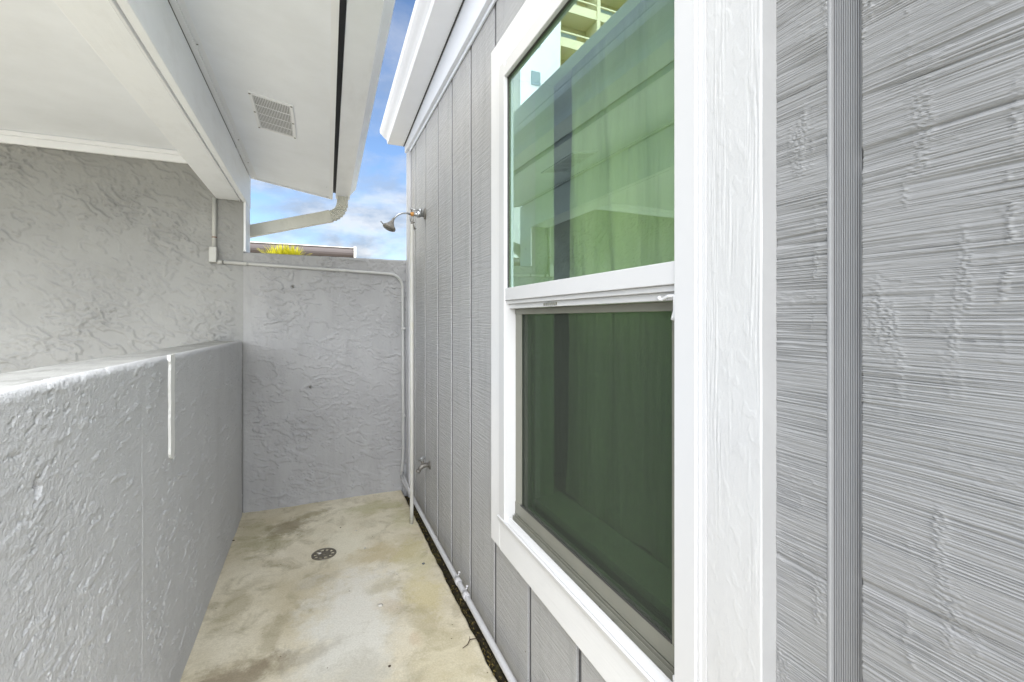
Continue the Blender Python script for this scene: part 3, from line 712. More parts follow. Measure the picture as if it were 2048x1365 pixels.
# ------------------------------------------------------------------ right building
GR = [-.184, .121, .378, .73, 1.036, 1.339, 1.647, 1.949, 2.258, 2.547, 2.864, 3.175]
YEND = 3.42
def siding_relief(y, z, seed=0, amp=1.0):
    """rough-sawn face: long horizontal saw lines torn here and there"""
    zz = z + .0008 * fbm(y * 5, z * 3, seed + 1, 2) + .004 * np.sin(z * 2.1 + seed) * y
    def saw(f, yy, sd):         # sharp-bottomed scratch lines
        n_ = vnoise(y * yy, zz * f, sd); return -np.exp(-(n_ / .10) ** 2) + .5 * n_
    lines = saw(260, 1.6, seed + 2) + .9 * saw(430, 2.4, seed + 3) + .6 * vnoise(y * 4, zz * 800, seed + 4)
    where = sstep(-.25, .25, vnoise(y * 4, zz * 24, seed + 14))
    deep = -np.exp(-(vnoise(y * 1.0, zz * 26, seed + 5) / .05) ** 2) * sstep(.0, .3, vnoise(y * 2.5, zz * 9, seed + 15))
    tear_m = .7 * sstep(.22, .5, fbm(y * 20, z * 5.0, seed + 6, 3) + .12 * vnoise(y * 3, z * 1.2, seed + 16))
    col = (.35 + .65 * sstep(-.1, .3, vnoise(y * 12, z * 8, seed + 33))) * sstep(.20, .46, vnoise(y * 60 + 1.2 * vnoise(y * 3, z * 9, seed + 22), z * 2.6, seed + 8)) * sstep(-.05, .15, vnoise(y * 50, z * 45, seed + 28))
    tear = fbm(y * 210, z * 270, seed + 7, 3); tear = sstep(-.06, .04, tear) * 1.0
    k = np.clip(tear_m + col, 0, 1.0)
    skin = sstep(.0, .03, vnoise(y * 9, zz * 70, seed + 12)) + 1.2 * sstep(.15, .3, fbm(y * 90, zz * 160, seed + 19, 2)) * sstep(.0, .3, fbm(y * 12, z * 14, seed + 18, 2))
    return amp * ((.00115 * lines * (.45 + .55 * where) + .00035 * skin) * (1 - .6 * k) + .0026 * deep + .0014 * tear * k + .0006 * fbm(y * 7, z * 4, seed + 13, 2))

def siding():
    t = thing('siding_wall', 'grey grooved plywood siding wall of the right building, running along the walkway', 'wall', (WX + .03, 1.6, 0))
    WIN = (.56, 1.53, .52, 2.20)       # hole behind the window (y0,y1,z0,z1)
    ZT = 2.53; G = .0125; BACK = WX + .009
    edges = GR + [YEND + .004]
    def displaced(y0, y1, z0, z1, ry, rz, seed):
        ny = max(int((y1 - y0) / ry), 2) + 1; nz = int((z1 - z0) / rz) + 1
        ys = np.linspace(y0, y1, ny); zs = np.linspace(z0, z1, nz)
        Yg, Zg = np.meshgrid(ys, zs, indexing='ij')
        h = siding_relief(Yg, Zg, seed)
        P = np.stack([WX - h, Yg, Zg], -1)
        a = P[:1].copy(); a[..., 0] = BACK; b = P[-1:].copy(); b[..., 0] = BACK
        return np.concatenate([a, P, b], 0)
    for i in range(len(edges) - 1):
        g0 = G if i != 2 else .021
        y0 = edges[i] + (.021 if i == 2 else G); y1 = edges[i + 1] - (.021 if i == 1 else G)
        if i == len(edges) - 2: y1 = YEND
        if i == 1:      # the board nearest the lens, past the wide joint
            for (z0, z1, rz, mt) in ((.02, .80, .004, 'siding_near_shade'), (.80, 1.76, .0008, 'siding_near_shade'), (1.76, ZT, .004, 'siding_near_shade')):
                pass
            P = displaced(y0, y1, .80, 1.76, .0018, .00056, 3); grid_mesh('siding_board', P, 'siding_near_shade', t)
            bx('siding_board', 'siding', t, WX, BACK, y0, y1, -.03, .80); bx('siding_board', 'siding', t, WX, BACK, y0, y1, 1.76, ZT)
        elif i == 2:    # narrow strip between the wide joint and the casing
            P = displaced(y0, .476, .55, 1.98, .0016, .0007, 9); grid_mesh('siding_board', P, 'siding_near_shade', t)
            bx('siding_board', 'siding', t, WX, BACK, y0, .476, -.03, .55); bx('siding_board', 'siding', t, WX, BACK, y0, .476, 1.98, ZT)
            bx('siding_board', 'siding', t, WX, BACK, .476, y1, -.03, .50); bx('siding_board', 'siding', t, WX, BACK, .476, y1, 2.24, ZT)
        elif y1 > WIN[0] and y0 < WIN[1]:
            bx('siding_board', 'siding', t, WX, BACK, y0, y1, -.03, .50, bev=.001)
            bx('siding_board', 'siding', t, WX, BACK, y0, y1, 2.24, ZT, bev=.001)
            if y1 > 1.56: bx('siding_board', 'siding', t, WX, BACK, 1.56, y1, .50, 2.24, bev=.001)
        else:
            bx('siding_board', 'siding', t, WX, WX + .009, y0, y1, -.03, ZT, bev=.002, seg=2)
    # backing seen in the grooves, split round the window opening
    m = MB(); m.box(BACK + .0005, BACK + .012, -.5, .545, -.03, ZT); m.box(WX + .0042, BACK + .012, 1.60, YEND, -.03, ZT); m.box(BACK + .0005, BACK + .012, 1.56, 1.60, -.03, ZT)
    m.box(BACK + .0005, BACK + .012, .545, 1.56, -.03, .50); m.box(BACK + .0005, BACK + .012, .545, 1.56, 2.24, ZT)
    m.build('groove_backing', 'groove_far', t)
    bx('joint_backing', 'groove', t, BACK + .0002, BACK + .0004, .3558, .4002, .3, 2.3)
    # reeded face of the wide joint near the lens
    m = MB(); ya, yb = .3565, .3995; nr = 13
    for k in range(nr):
        c = ya + .003 + (yb - ya - .006) * (k + .5) / nr
        m.box(BACK - .0030, BACK - .0001, c - .0008, c + .0008, .5, 2.1)
    m.build('joint_reeding', 'groove', t)
    bx('joint_lip', 'groove_lip', t, WX - .001, BACK, .3945, .3995, .4, 2.2, bev=.0015, seg=2)
    rn = random.Random(4)
    for i_, gy in enumerate(GR[5:]):
        for z in (.22, .85, 1.52, 2.12):
            MB().lathe([(.0005, 0), (.0028, 0), (.0024, .0012), (.0005, .0016)], Matrix.Translation((WX - .0004, gy + .03 + rn.uniform(-.004, .004), z + rn.uniform(-.05, .05))) @ Matrix.Rotation(R(-90), 4, 'Y'), 8).build('nail_head', 'tarnish', t)
    # interior shell of the room
    bx('corner_board', 'white', t, WX - .016, WX + .10, YEND, YEND + .018, -.02, 2.56, bev=.002)
    bx('corner_trim', 'pipe', t, WX - .018, WX - .0005, YEND - .085, YEND - .0005, -.02, 2.50, bev=.002)
    bx('frieze_board', 'white', t, WX - .028, WX - .0005, -.3, YEND + .02, 2.516, 2.80, bev=.002)
    bx('frieze_bed', 'white_wood_y', t, WX - .010, WX - .0008, -.3, YEND + .02, 2.496, 2.5155, bev=.002)
    # room
    m = MB(); m.box(.80, .82, -.6, .50, 0, 2.5); m.box(.80, .82, 1.62, 3.3, 0, 2.5); m.box(2.8, 2.82, -.6, 3.3, 0, 2.5)
    m.box(.82, 2.8, -.62, -.6, 0, 2.5); m.box(.82, 2.8, 3.3, 3.32, 0, 2.5); m.box(.80, 2.82, -.6, 3.3, -.02, 0); m.box(.80, 2.82, -.6, 3.3, 2.5, 2.52)
    m.box(.80, .82, .50, 1.62, 0, .60); m.box(.80, .82, .50, 1.62, 2.25, 2.5)
    m.build('room_lining', 'room', t)
    # roof above the gutter
    m = MB(); m.hexa([(WX - .05, -.3, 2.82), (4.5, -.3, 3.6), (4.5, -.3, 3.66), (WX - .05, -.3, 2.86)], [(WX - .05, YEND + .03, 2.82), (4.5, YEND + .03, 3.6), (4.5, YEND + .03, 3.66), (WX - .05, YEND + .03, 2.86)])
    m.build('roof_covering', 'shingle', t)
    bx('end_wall', 'siding', t, WX + .02, 4.5, YEND + .001, YEND + .017, 0, 2.8)
    return t
M['groove_lip'] = paint('pale_grey_joint_edge', (0.27, 0.272, 0.275), 0.4, 0.05, vscale=30, bump=.5, bscale=200, dist=.001)
siding()

def gutter_right():
    t = thing('gutter', 'bright white ogee gutter along the eave of the grey siding building on the right', 'gutter', (.55, 2.0, 2.6))
    ya, yb = -.1, 3.45
    def zb(y): return 2.570 + .087 * (3.44 - y) if y > 1.2 else 2.570 + .087 * (3.44 - 1.2)
    pr = [(0, 0), (.122, 0), (.125, .006), (.128, .026), (.140, .040), (.158, .052), (.172, .066), (.176, .076), (.176, .098), (.164, .098), (.164, .092), (.172, .09), (.170, .078), (.154, .058), (.136, .044), (.124, .03), (.118, .004), (.002, .004), (.002, .098), (0, .098)]
    mk = lambda y: [(WX - .029 - u, y, zb(y) + z) for u, z in pr]
    MB().sweep([mk(ya), mk(1.2), mk(yb)]).build('trough', 'gutter_r', t)
    cap = [(0, 0), (.122, 0), (.128, .026), (.158, .052), (.176, .076), (.176, .098), (0, .098)]
    MB().hexa([(WX - .029 - u, yb + .0005, zb(yb) + z) for u, z in cap], [(WX - .029 - u, yb + .003, zb(yb) + z) for u, z in cap]).build('end_cap', 'gutter_r', t)
    # dark joint along the back
    m = MB(); m.hexa([(WX - .0295, ya, zb(ya) - .004), (WX - .036, ya, zb(ya) - .004), (WX - .036, ya, zb(ya) - .0005), (WX - .0295, ya, zb(ya) - .0005)],
                     [(WX - .0295, 1.2, zb(1.2) - .004), (WX - .036, 1.2, zb(1.2) - .004), (WX - .036, 1.2, zb(1.2) - .0005), (WX - .0295, 1.2, zb(1.2) - .0005)])
    m.hexa([(WX - .0295, 1.2, zb(1.2) - .004), (WX - .036, 1.2, zb(1.2) - .004), (WX - .036, 1.2, zb(1.2) - .0005), (WX - .0295, 1.2, zb(1.2) - .0005)],
           [(WX - .0295, yb, zb(yb) - .004), (WX - .036, yb, zb(yb) - .004), (WX - .036, yb, zb(yb) - .0005), (WX - .0295, yb, zb(yb) - .0005)])
    m.build('sealant_line', 'gasket', t)
M['gutter_r'] = paint('bright_white_gutter_enamel', (0.88, 0.88, 0.88), 0.35, 0.02, vscale=6)
gutter_right()

# ------------------------------------------------------------------ window
def window():
    t = thing('double_hung_window', 'tall white double hung window with rough wood casing and insect screen over its lower half', 'window', (WX, 1.05, .45))
    CX = .6076; VX = .600
    # casing boards; the one nearest the lens has modelled grain
    def wood(y, z, seed):
        grain = vnoise(y * 260 + 1.5 * fbm(y * 20, z * 3, seed + 3, 2), z * 7, seed) + .6 * vnoise(y * 520, z * 16, seed + 1)
        m = sstep(-.05, .25, fbm(y * 26, z * 3.0, seed + 5, 2))
        blobs = sstep(.18, .3, fbm(y * 55, z * 34, seed + 8, 2))
        long_ = sstep(.03, .0, np.abs(fbm(y * 24, z * 4.0, seed + 9, 2))) 
        return .00075 * grain * m + .00022 * blobs + .00012 * long_ + .0005 * fbm(y * 18, z * 7, seed + 12, 2) + .00015 * fbm(y * 300, z * 300, seed + 2, 2)
    y0, y1, z0, z1 = .4740, .5780, .45, 2.283
    zs = np.concatenate([np.linspace(z0, .60, 12)[:-1], np.linspace(.60, 2.0, 950), np.linspace(2.0, z1, 20)[1:]])
    ys = np.linspace(y0 + .003, y1, 78)
    Yg, Zg = np.meshgrid(ys, zs, indexing='ij')
    P = np.stack([CX - wood(Yg, Zg, 4), Yg, Zg], -1)
    wob = .0010 * fbm(zs * 6, zs * 0, 3, 3)[None]
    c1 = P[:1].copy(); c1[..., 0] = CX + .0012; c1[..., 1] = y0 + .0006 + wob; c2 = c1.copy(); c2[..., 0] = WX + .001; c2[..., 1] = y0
    e2 = P[-1:].copy(); e2[..., 0] = WX + .001
    o = grid_mesh('casing_board', np.concatenate([c1, P, e2], 0), 'white_wood_near_dim', t)
    grid_mesh('casing_edge', np.concatenate([c2, c1], 0), 'edge_shade', t)
    m = MB(); m.hexa([(CX, y0, z1 - .001), (WX, y0, z1 - .001), (WX, y1, z1 - .001), (CX, y1, z1 - .001)], [(CX, y0, z1), (WX, y0, z1), (WX, y1, z1), (CX, y1, z1)])
    m.build('casing_cap', 'white', t)
    bx('casing_board', 'white_wood', t, CX, WX + .001, 1.5240, 1.611, .455, 2.283, bev=.002, seg=2)
    bx('casing_board', 'white_wood_h', t, CX, WX + .001, .5785, 1.5235, 2.175, 2.2825, bev=.002, seg=2)
    bx('casing_board', 'white_wood_h', t, CX, WX + .001, .5785, 1.5235, .452, .5555, bev=.002, seg=2)
    # vinyl frame: right jamb with stepped profile
    def jamb(ya, sgn, w):
        prof = [(0, .6062), (.010, .6062), (.011, .6042), (.015, .6042), (.0155, .6058), (.0175, .6058), (.018, VX + .001), (.019, VX), (w - .002, VX), (w, VX + .002), (w, .72), (0, .72)]
        return MB().hexa([(x, ya + sgn * u, .557) for u, x in prof], [(x, ya + sgn * u, 2.173) for u, x in prof])
    jamb(.5785, 1, .0690).build('frame_jamb', 'vinyl', t)
    jamb(1.5233, -1, .0615).build('frame_jamb', 'vinyl', t)
    yl, yr = .6475, 1.4618
    prof = [(2.1735, .6062), (2.162, .6062), (2.161, .6042), (2.157, .6042), (2.156, VX), (2.122, VX), (2.120, VX + .002), (2.120, .72), (2.1735, .72)]
    MB().hexa([(x, yl, z) for z, x in prof], [(x, yr, z) for z, x in prof]).build('frame_head', 'vinyl', t)
    # sill: sloped, with raised nose
    prof = [(.556, .6045), (.5640, .5985), (.5760, .5965), (.5800, .600), (.5760, .606), (.5720, .607), (.5820, .613), (.5905, .617), (.5905, .622), (.580, .624), (.578, .64), (.582, .66), (.586, .70), (.556, .72)]
    MB().hexa([(x, yl - .066, z) for z, x in prof], [(x, yr + .058, z) for z, x in prof]).build('frame_sill', 'vinyl', t)
    m = MB()
    for xx, hh in ((.632, .596), (.6385, .600)): m.box(xx, xx + .0018, yl, yr, .5785, hh)
    m.box(.652, .6545, yl, yr, .582, .604); m.build('sill_track', 'screen_frame', t)
    # small debris on the sill
    rnd = random.Random(5); m = MB()
    for k in range(70):
        y = rnd.uniform(yl, yr); x = rnd.uniform(.624, .637); m.ball((x, y, .580 + rnd.uniform(0, .003)), rnd.uniform(.0008, .0025), (1, 1.4, .6), 1)
    d = m.build('sill_debris', 'soil', t); d['kind'] = 'stuff'
    # upper sash
    bx('upper_pane', 'glass', t, .6180, .6184, yl, yr, 1.384, 2.1195)
    m = MB(); m.box(.612, .6178, yr - .003, yr - .0002, 1.387, 2.1195).box(.612, .6178, yl, yr - .004, 2.1165, 2.1197); m.build('pane_gasket', 'gasket', t)
    # meeting rail in steps
    m = MB(); m.box(.6030, .640, yl + .0005, yr - .0005, 1.3435, 1.3860, bev=.0015, seg=2); m.build('meeting_rail', 'vinyl', t)
    m = MB(); m.box(.6100, .645, yl + .0005, yr - .0008, 1.3310, 1.3433, bev=.001); m.box(.6190, .645, yl + .0005, yr - .001, 1.3150, 1.3308, bev=.001)
    m.build('rail_lip', 'vinyl', t)
    m = MB()
    for k in range(7): m.box(.6175, .6192, 1.12 + k * .012, 1.127 + k * .012, 1.3185, 1.3265)
    m.build('rail_latch', 'screen_frame', t)
    # curled clips at the corner
    def clip(pts, r, nm='corner_clip'): return MB().tube(pts, r, 10).build(nm, 'vinyl', t)
    clip([(.607, .6500, 1.322), (.607, .668, 1.322), (.607, .676, 1.320), (.607, .684, 1.316), (.607, .690, 1.3165), (.607, .694, 1.3205)], [.0035, .0035, .0035, .003, .0035, .005])
    clip([(.607, .6510, 1.322), (.607, .6520, 1.310), (.607, .6525, 1.295), (.607, .6550, 1.284), (.607, .6565, 1.278)], [.0035, .0035, .003, .004, .0045])
    clip([(.607, .6510, .600), (.607, .6520, .612), (.607, .6535, .622)], [.004, .0035, .003])
    # lower sash behind the screen
    bx('lower_pane', 'glass_low', t, .6690, .6694, yl, yr, .60, 1.345)
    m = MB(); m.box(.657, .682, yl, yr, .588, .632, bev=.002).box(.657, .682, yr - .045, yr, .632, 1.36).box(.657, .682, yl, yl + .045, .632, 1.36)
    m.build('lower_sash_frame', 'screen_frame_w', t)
    # screen with frame
    s0 = .6400; s1 = .6500
    m = MB(); ya = yl + .003; yb = 1.4600
    m.box(s0, s1, ya, yb, .6010, .6430, bev=.002, seg=2); m.box(s0 + .002, s1, yb - .046, yb, .6432, 1.3130, bev=.002, seg=2); m.box(s0, s1, ya, ya + .046, .6432, 1.3130, bev=.002, seg=2)
    m.box(s0 + .0003, s1, ya, yb, 1.2950, 1.3145, bev=.002, seg=2)
    sf = m.build('screen_frame', 'screen_frame', t)
    bx('screen_spline', 'gasket', sf, s0 - .0005, s0 + .003, ya + .046, yb - .046, .6435, .6480)
    me = bpy.data.meshes.new('insect_screen'); bs = base_of(sf)
    me.from_pydata([Vector(p) - bs for p in ((.646, ya + .04, .64), (.646, yb - .04, .64), (.646, yb - .04, 1.30), (.646, ya + .04, 1.30))], [], [(0, 1, 2, 3)])
    link('insect_screen', me, 'screen', sf)
    # inner reveal and stool
    m = MB(); m.box(.7205, .80, 1.470, 1.482, .60, 2.24); m.box(.7205, .80, .628, .640, .60, 2.24); m.box(.7205, .80, .64, 1.47, 2.13, 2.145); m.build('inner_reveal', 'sill_in', t)
    bx('inner_sill', 'sill_in', t, .7205, .835, .60, 1.52, .612, .640, bev=.003)
    return t
M['edge_shade'] = paint('shaded_casing_edge', (0.33, 0.33, 0.33), 0.6, 0.05, vscale=12, bump=.3, bscale=200, dist=.0006)  # shade on the white casing's near side, put into the colour
M['white_wood_near_dim'] = paint('white_casing_paint_dimmed', (0.55, 0.55, 0.545), 0.42, 0.02, vscale=10, bump=.25, bscale=500, dist=.0004, spec=.5)  # same white as the other casing, darkened to offset strong light on it
M['white_wood_h'] = paint('white_rough_wood_paint_level', (0.72, 0.72, 0.715), 0.5, 0.03, bump=0.5, bscale=90, bstretch=(1, .10, 1), dist=0.0015)
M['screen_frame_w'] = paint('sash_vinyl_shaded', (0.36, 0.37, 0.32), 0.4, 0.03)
window()

def curtain():
    ys = np.linspace(.45, 1.50, 420); zs = np.linspace(.62, 2.2, 60)
    Yg, Zg = np.meshgrid(ys, zs, indexing='ij')
    wig = .012 * np.sin(Yg * 31 + 1.6 * np.sin(Zg * 1.9) + 2.5 * fbm(Yg * 3, Zg * .8, 4, 2)) * (.4 + sstep(-.2, .3, vnoise(Yg * 4, Zg * .6, 9))) + .020 * fbm(Yg * 8, Zg * 1.4, 6, 4)
    drape = .022 * sstep(1.36, 1.50, Yg)
    P = np.stack([.855 + wig + drape, Yg + .006 * np.sin(Zg * 2.2), Zg], -1)
    o = grid_mesh('curtain', P, 'curtain', None)
    return tagged(o, 'pale green sheer curtain hanging in folds behind the window glass', 'curtain')
curtain()

# ------------------------------------------------------------------ pipes
def arc(c, r, a0, a1, ax, ay, n=8):
    c = Vector(c); ax = Vector(ax); ay = Vector(ay)
    return [tuple(c + ax * (r * math.cos(R(a0 + (a1 - a0) * i / n))) + ay * (r * math.sin(R(a0 + (a1 - a0) * i / n)))) for i in range(n + 1)]

def base_pipe():
    t = thing('water_pipe', 'thin pale grey pipe running low along the foot of the siding wall', 'pipe', (.60, 2.0, .07))
    MB().tube([(.602, -.9, .078), (.601, 1.0, .076), (.600, 2.2, .075), (.598, 3.25, .080), (.594, 3.38, .088), (.588, 3.425, .115)], .0120, 16).build('pipe', 'pipe', t)
    for y in (2.02, 1.90, .6):
        MB().tube([(.6002, y - .018, .0765), (.6002, y + .018, .0765)], .0150, 16).build('coupling', 'pipe', t)
        MB().tube([(.603, y + .024, .076), (.612, y + .024, .098)], .0035, 8).ball((.613, y + .024, .101), .006).build('clip', 'pipe', t)
    MB().tube([(.598, 3.06, .082), (.597, 3.26, .10), (.590, 3.40, .15)], .008, 10).build('branch', 'pipe', t)
base_pipe()

def conduit():
    t = thing('electrical_conduit', 'thin conduit crossing the end wall from a small box, bending down at right corner', 'conduit', (.1, FY - .015, 1.0))
    y = FY - .016
    p = [(-.545, y, 1.646), (-.1, y, 1.632), (.30, y, 1.618), (.50, y, 1.610)]
    p += arc((.500, y, 1.515), .095, 90, 0, (1, 0, 0), (0, 0, 1), 10)[1:]
    p += [(.597, y, 1.3), (.600, y, .6), (.600, y, .28), (.592, y - .004, .17), (.585, y - .012, .10)]
    MB().tube(p, .0105, 14).build('conduit_pipe', 'conduit', t)
    MB().tube([(-.598, y, 1.735), (-.597, y, 2.055)], .0125, 14).build('conduit_riser', 'conduit_pale', t)
    MB().box(-.622, -.580, FY - .050, FY - .004, 1.640, 1.738, bev=.006, seg=3).build('junction_box', 'conduit_pale', t)
    MB().tube([(-.582, y, 1.646), (-.552, y, 1.646)], .014, 14).build('fitting', 'conduit_pale', t)
    MB().tube([(-.5975, y, 1.800), (-.5975, y, 1.806)], .0138, 14).build('rust_ring', 'rust', t)
    for x in (-.42,): MB().tube([(x - .012, y, 1.643), (x + .012, y, 1.642)], .0125, 14).build('coupling', 'conduit_pale', t)
    for z in (1.20, .55): MB().box(.586, .615, FY - .029, FY - .003, z, z + .016, bev=.002).build('pipe_strap', 'conduit', t)
M['conduit_pale'] = paint('pale_painted_conduit', (0.44, 0.44, 0.42), 0.45, 0.04, vscale=10)
M['rust'] = paint('rust_brown', (0.16, 0.06, 0.03), 0.8, 0.3, vscale=50)
conduit()

def shower():
    t = thing('outdoor_shower', 'old outdoor shower with grey head on a curved arm mounted on the siding wall', 'shower', (.60, 2.87, 1.93))
    y = 2.87
    ROTY = lambda x, yy, z: Matrix.Translation((x, yy, z)) @ Matrix.Rotation(R(-90), 4, 'Y')
    MB().lathe([(.001, -.001), (.036, 0), (.036, .004), (.030, .008), (.014, .012), (.001, .013)], ROTY(WX - .001, y, 1.945), 28).build('wall_flange', 'tarnish', t)
    MB().tube([(.630, y, 1.936), (.560, y, 1.934)], .0115, 14).build('supply_pipe', 'chrome', t)
    MB().ball((.600, y, 1.940), .021, (1.1, .9, 1.0)).ball((.606, y, 1.962), .014).tube([(.600, y, 1.935), (.585, y, 1.935)], .018, 14).build('valve_body', 'chrome', t)
    MB().tube([(.605, y, 1.963), (.575, y, 1.964), (.552, y, 1.966)], [.006, .0045, .004], 10).ball((.549, y, 1.967), .008).tube([(.550, y - .012, 1.966), (.550, y + .014, 1.966)], .005, 8).build('valve_handle', 'chrome', t)
    MB().tube([(.552, y, 1.968), (.551, y, 1.938)], .0045, 8).build('handle_stem', 'tarnish', t)
    MB().tube([(.558, y, 1.925), (.553, y, 1.945)], .0135, 14).build('thread_tape', 'brass', t)
    MB().tube([(.560, y, 1.934), (.520, y, 1.938), (.492, y, 1.935), (.470, y, 1.925), (.452, y, 1.908), (.440, y, 1.894)], [.009, .0055, .0055, .0055, .0055, .006], 12).build('shower_arm', 'chrome', t)
    ax = Vector((-.42, -.10, -.90)).normalized()
    rot = ax.to_track_quat('Z', 'Y').to_matrix().to_4x4()
    MB().lathe([(.002, -.004), (.0075, -.003), (.0085, .004), (.0075, .009), (.010, .016), (.016, .030), (.025, .044), (.036, .054), (.040, .060), (.0405, .068), (.037, .071), (.002, .069)],
               Matrix.Translation((.441, y, 1.896)) @ rot, 32).build('shower_head', 'head', t)
    MB().lathe([(.001, .0695), (.031, .0715), (.030, .074), (.001, .0745)], Matrix.Translation((.441, y, 1.896)) @ rot, 28).build('spray_plate', 'tarnish', t)
    e = Vector((.441, y, 1.896)) + ax * .062
    MB().tube([e + Vector((-.034, 0, .016)), e + Vector((-.052, 0, .034))], .003, 8).build('spray_lever', 'tarnish', t)
    # loop fitting and small cock hanging below
    MB().tube([(.547, y, 1.936), (.543, y, 1.912), (.546, y, 1.888)], .0038, 8).tube([(.560, y, 1.934), (.565, y, 1.912), (.560, y, 1.888)], .0038, 8).build('hanging_loop', 'chrome', t)
    MB().tube([(.554, y, 1.890), (.556, y, 1.868), (.566, y - .002, 1.850), (.572, y - .003, 1.842)], [.008, .010, .007, .006], 10).tube([(.560, y, 1.884), (.573, y, 1.884)], .004, 8).tube([(.572, y, 1.842), (.582, y, 1.847)], .003, 8).build('drain_cock', 'tarnish', t)
    p = MB().tube([(.553, 2.87, 1.872), (.5535, 2.87, .6), (.552, 2.868, .10), (.550, 2.862, .0)], .0115, 16).build('riser_pipe', 'pvc', t)
shower()

def bib():
    t = thing('hose_bib', 'small tarnished hose tap low on the siding wall near the end corner', 'tap', (.62, 2.74, .39))
    y = 2.74
    ROTY = Matrix.Rotation(R(-90), 4, 'Y')
    MB().lathe([(.001, 0), (.026, 0), (.026, .003), (.016, .008), (.001, .009)], Matrix.Translation((WX - .001, y, .392)) @ ROTY, 24).build('wall_flange', 'tarnish', t)
    MB().tube([(.634, y, .392), (.606, y, .394), (.592, y, .392), (.578, y, .380), (.568, y, .364)], [.013, .014, .015, .012, .011], 14).tube([(.570, y, .369), (.563, y, .357)], .0145, 14).build('spout', 'tarnish', t)
    MB().tube([(.600, y, .396), (.590, y, .420), (.585, y, .432)], [.011, .009, .005], 12).build('valve_stem', 'tarnish', t)
    MB().tube([(.606, y - .004, .443), (.585, y, .436), (.564, y + .004, .428)], [.008, .006, .008], 10).tube([(.585, y - .024, .434), (.585, y + .024, .436)], .0065, 10).ball((.584, y, .438), .009).build('tap_handle', 'chrome', t)
bib()

# ------------------------------------------------------------------ floor drain, twig, bits
def drain():
    cx, cy, z = .042, 2.702, -.010
    t = thing('floor_drain', 'round slotted metal drain cover set in the concrete walkway', 'drain', (cx, cy, z))
    b = MB(); T = Matrix.Translation((cx, cy, z))
    b.lathe([(.050, -.006), (.064, -.004), (.064, .0035), (.062, .005), (.054, .005), (.052, .002), (.050, -.006)], T, 48)
    b.build('drain_ring', 'drain', t)
    MB().lathe([(.001, -.006), (.053, -.006), (.053, -.003), (.001, -.003)], T, 40).build('drain_hole', 'black', t)
    b = MB()
    for k in range(10):
        a = 2 * math.pi * k / 10 + .2; ca, sa = math.cos(a), math.sin(a)
        for (r0, r1, w0, w1) in ((.012, .053, .0025, .0058),):
            q = []
            for (r, w) in ((r0, -w0), (r1, -w1), (r1, w1), (r0, w0)): q.append((cx + r * ca - w * sa, cy + r * sa + w * ca))
            b.hexa([(*p, z - .001) for p in q], [(*p, z + .0035) for p in q])
    b.lathe([(.001, -.001), (.013, -.001), (.013, .004), (.001, .0045)], T, 20)
    b.lathe([(.031, -.0008), (.035, -.0008), (.035, .0033), (.031, .0033)], T, 40)
    b.build('grate', 'drain', t)
    MB().ball((cx - .022, cy + .012, z + .004), .010, (1.1, .8, .3)).build('pale_crust', 'pebble', t)
drain()
tw = MB().tube([(.522, 1.695, .006), (.545, 1.702, .010), (.560, 1.722, .012), (.575, 1.724, .009), (.594, 1.722, .007)], [.0012, .002, .0022, .0018, .001], 6).tube([(.560, 1.722, .012), (.566, 1.745, .009)], [.0014, .0007], 5).build('twig', 'twig', None)
tagged(tw, 'small dark crooked twig lying on the concrete by the soil gap', 'twig')
rnd = random.Random(11)
spots = [((.252, 2.66), .007, 'pebble', 'small pale stone on the tan patch right of the drain'), ((.225, 2.90), .006, 'pebble', 'tiny pale stone behind and right of the drain'),
         ((.517, 2.37), .009, 'grey_chip', 'small dark grey chip on the concrete near the pipe couplings'), ((.14, 2.98), .005, 'twig', 'tiny dark seed on pale concrete beyond the drain'),
         ((.265, 2.10), .014, 'pebble', 'white flake of paint on the scaly concrete in front of the drain'), ((.25, 1.72), .006, 'twig', 'tiny dark brown seed on the near concrete'), ((-.435, 3.05), .008, 'twig', 'small dark crumb at the foot of the low wall')]
M['grey_chip'] = paint('dark_grey_chip', (.12, .13, .14), .7, .1)
for (p, r, mt, lab) in spots:
    o = MB(); o.ball((p[0], p[1], .002), r, (1, rnd.uniform(.6, 1.1), .4), 1); o = o.build('leaf_crumb' if mt == 'twig' else 'pebble', mt, None); tagged(o, lab, 'debris' if mt == 'twig' else 'pebble')
# litter in the gap
m = MB()
for k in range(420):
    y = rnd.uniform(.3, 3.4); x = rnd.uniform(.588, .632); a = rnd.uniform(0, 3.14); L = rnd.uniform(.004, .014); z = -.045 + rnd.uniform(0, .02)
    dx, dy = math.cos(a) * L, math.sin(a) * L
    m.hexa([(x, y, z), (x + dx, y + dy, z + .004), (x + dx - dy * .4, y + dy + dx * .4, z + .003)], [(x, y, z + .001), (x + dx, y + dy, z + .005), (x + dx - dy * .4, y + dy + dx * .4, z + .004)])
o = m.build('leaf_litter', 'litter' if 'litter' in M else 'twig', None)
o.data.materials.clear(); M['litter'] = paint('dead_leaf_litter', (.16, .12, .035), .8, .7, vscale=40); o.data.materials.append(M['litter']); o['kind'] = 'stuff'; o['label'] = 'dead leaves and grit in the soil gap beside the wall'

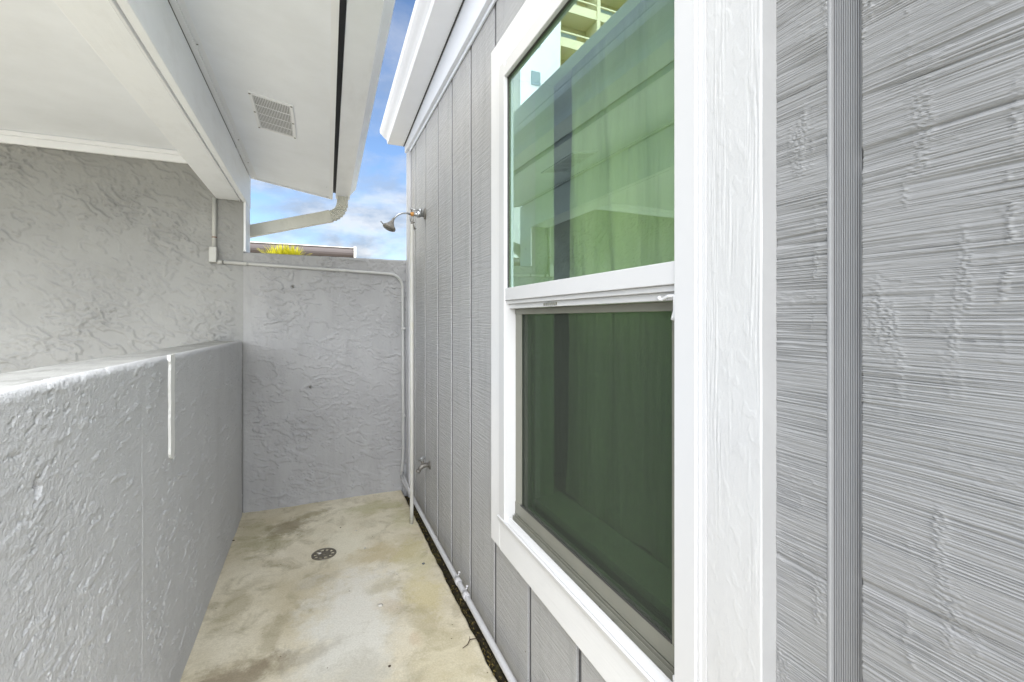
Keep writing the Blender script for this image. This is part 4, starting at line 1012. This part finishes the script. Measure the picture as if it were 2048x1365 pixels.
# ------------------------------------------------------------------ beyond the wall
def neighbour():
    t = thing('neighbour_house', 'low neighbouring house whose dark brown rolled roof edge shows over the end wall', 'house', (-4, 13, 0))
    bx('house_wall', 'house', t, -9, .55, 11.3, 16, 0, 2.66)
    # rounded brown eave
    prof = []
    for k in range(9):
        a = R(-90 + 22.5 * k); prof.append((11.10 - .10 * math.cos(a), 2.78 + .115 * math.sin(a)))
    prof += [(11.4, 2.90), (13.5, 3.0), (13.5, 2.66), (11.4, 2.66)]
    MB().hexa([(-9, y, z) for y, z in prof], [(.80, y, z) for y, z in prof]).build('roof_edge', 'brown_roof', t)
    MB().hexa([(-9, 11.05, 2.900), (-9, 11.4, 2.925), (-9, 11.4, 2.945), (-9, 11.05, 2.915)], [(.80, 11.05, 2.90), (.80, 11.4, 2.925), (.80, 11.4, 2.945), (.80, 11.05, 2.915)]).build('roof_flashing', 'house', t)
    bx('roof_end', 'house', t, .802, .85, 10.98, 13.5, 2.68, 2.93)
neighbour()

def shrub():
    t = thing('spiky_shrub', 'sunlit yellow green spiky shrub just showing over the end wall', 'shrub', (-.52, 9.5, 0))
    MB().tube([(-.52, 9.5, 0), (-.50, 9.5, 1.2), (-.52, 9.5, 2.35)], [.09, .07, .05], 8).build('trunk', 'twig', t)
    r = random.Random(2); m = MB()
    for k in range(700):
        a = r.uniform(0, 2 * math.pi); el = R(r.uniform(-15, 85)); L = r.uniform(.18, .34)
        d = Vector((math.cos(a) * math.cos(el), math.sin(a) * math.cos(el), math.sin(el))); p0 = Vector((-.52 + r.uniform(-.22, .22), 9.5, 2.36 + r.uniform(-.05, .03))) + d * .03
        s = d.cross(Vector((0, 0, 1))).normalized() * .009
        p1 = p0 + d * L * .5; p2 = p0 + d * L + Vector((0, 0, -.05 * L))
        m.sweep([[p0 - s * .5, p0 + s * .5, p0 + Vector((0, 0, .003))], [p1 - s, p1 + s, p1 + Vector((0, 0, .003))], [p2 - s * .1, p2 + s * .1, p2 + Vector((0, 0, .002))]])
    o = m.build('crown', 'leaf', t)
shrub()

def tower():
    t = thing('condo_tower', 'tall cream and white condominium with balconies, seen mirrored in the window glass', 'building', (-20, 34, 0))
    y0 = 34
    bx('tower_wall', 'tower_tan', t, -42, -13.4, y0 + 1.8, y0 + 14, 0, 48)
    nf = 15
    for f in range(nf):
        z = 3.1 * (f + 1)
        bx('balcony_floor', 'cream', t, -42, -17.2, y0, y0 + 1.8, z - .28, z)
        m = MB(); m.box(-42, -17.2, y0 + .02, y0 + .12, z + .95, z + 1.08); m.box(-42, -17.2, y0 + .05, y0 + .10, z + .02, z + .55)
        m.build('balcony_railing', 'cream', t)
        for k in range(6):
            x = -41 + k * 4.0
            bx('balcony_door', 'tower_glass', t, x + .5, x + 2.6, y0 + 1.70, y0 + 1.79, z + .05, z + 2.2)
    for k in range(7):
        x = -42 + k * 4.02
        bx('balcony_divider', 'cream', t, min(x, -17.55), min(x, -17.55) + .35, y0 - .05, y0 + 1.79, 0, 48)
    bx('stair_tower', 'tower_white', t, -17.0, -13.5, y0 - 1.5, y0 + 14, 0, 49)
    for f in range(nf): bx('tower_window', 'tower_glass', t, -15.2, -14.4, y0 - 1.56, y0 - 1.505, 3.1 * f + 1.2, 3.1 * f + 2.3)
    bx('end_wing', 'cream', t, -13.4, -11.0, y0 + 3, y0 + 12, 0, 46)
    for f in range(nf): bx('tower_window', 'tower_glass', t, -12.6, -12.0, y0 + 2.94, y0 + 2.995, 3.1 * f + 1.0, 3.1 * f + 2.1)
tower()

for o in list(bpy.data.objects):
    if '_base' in o.keys(): del o['_base']
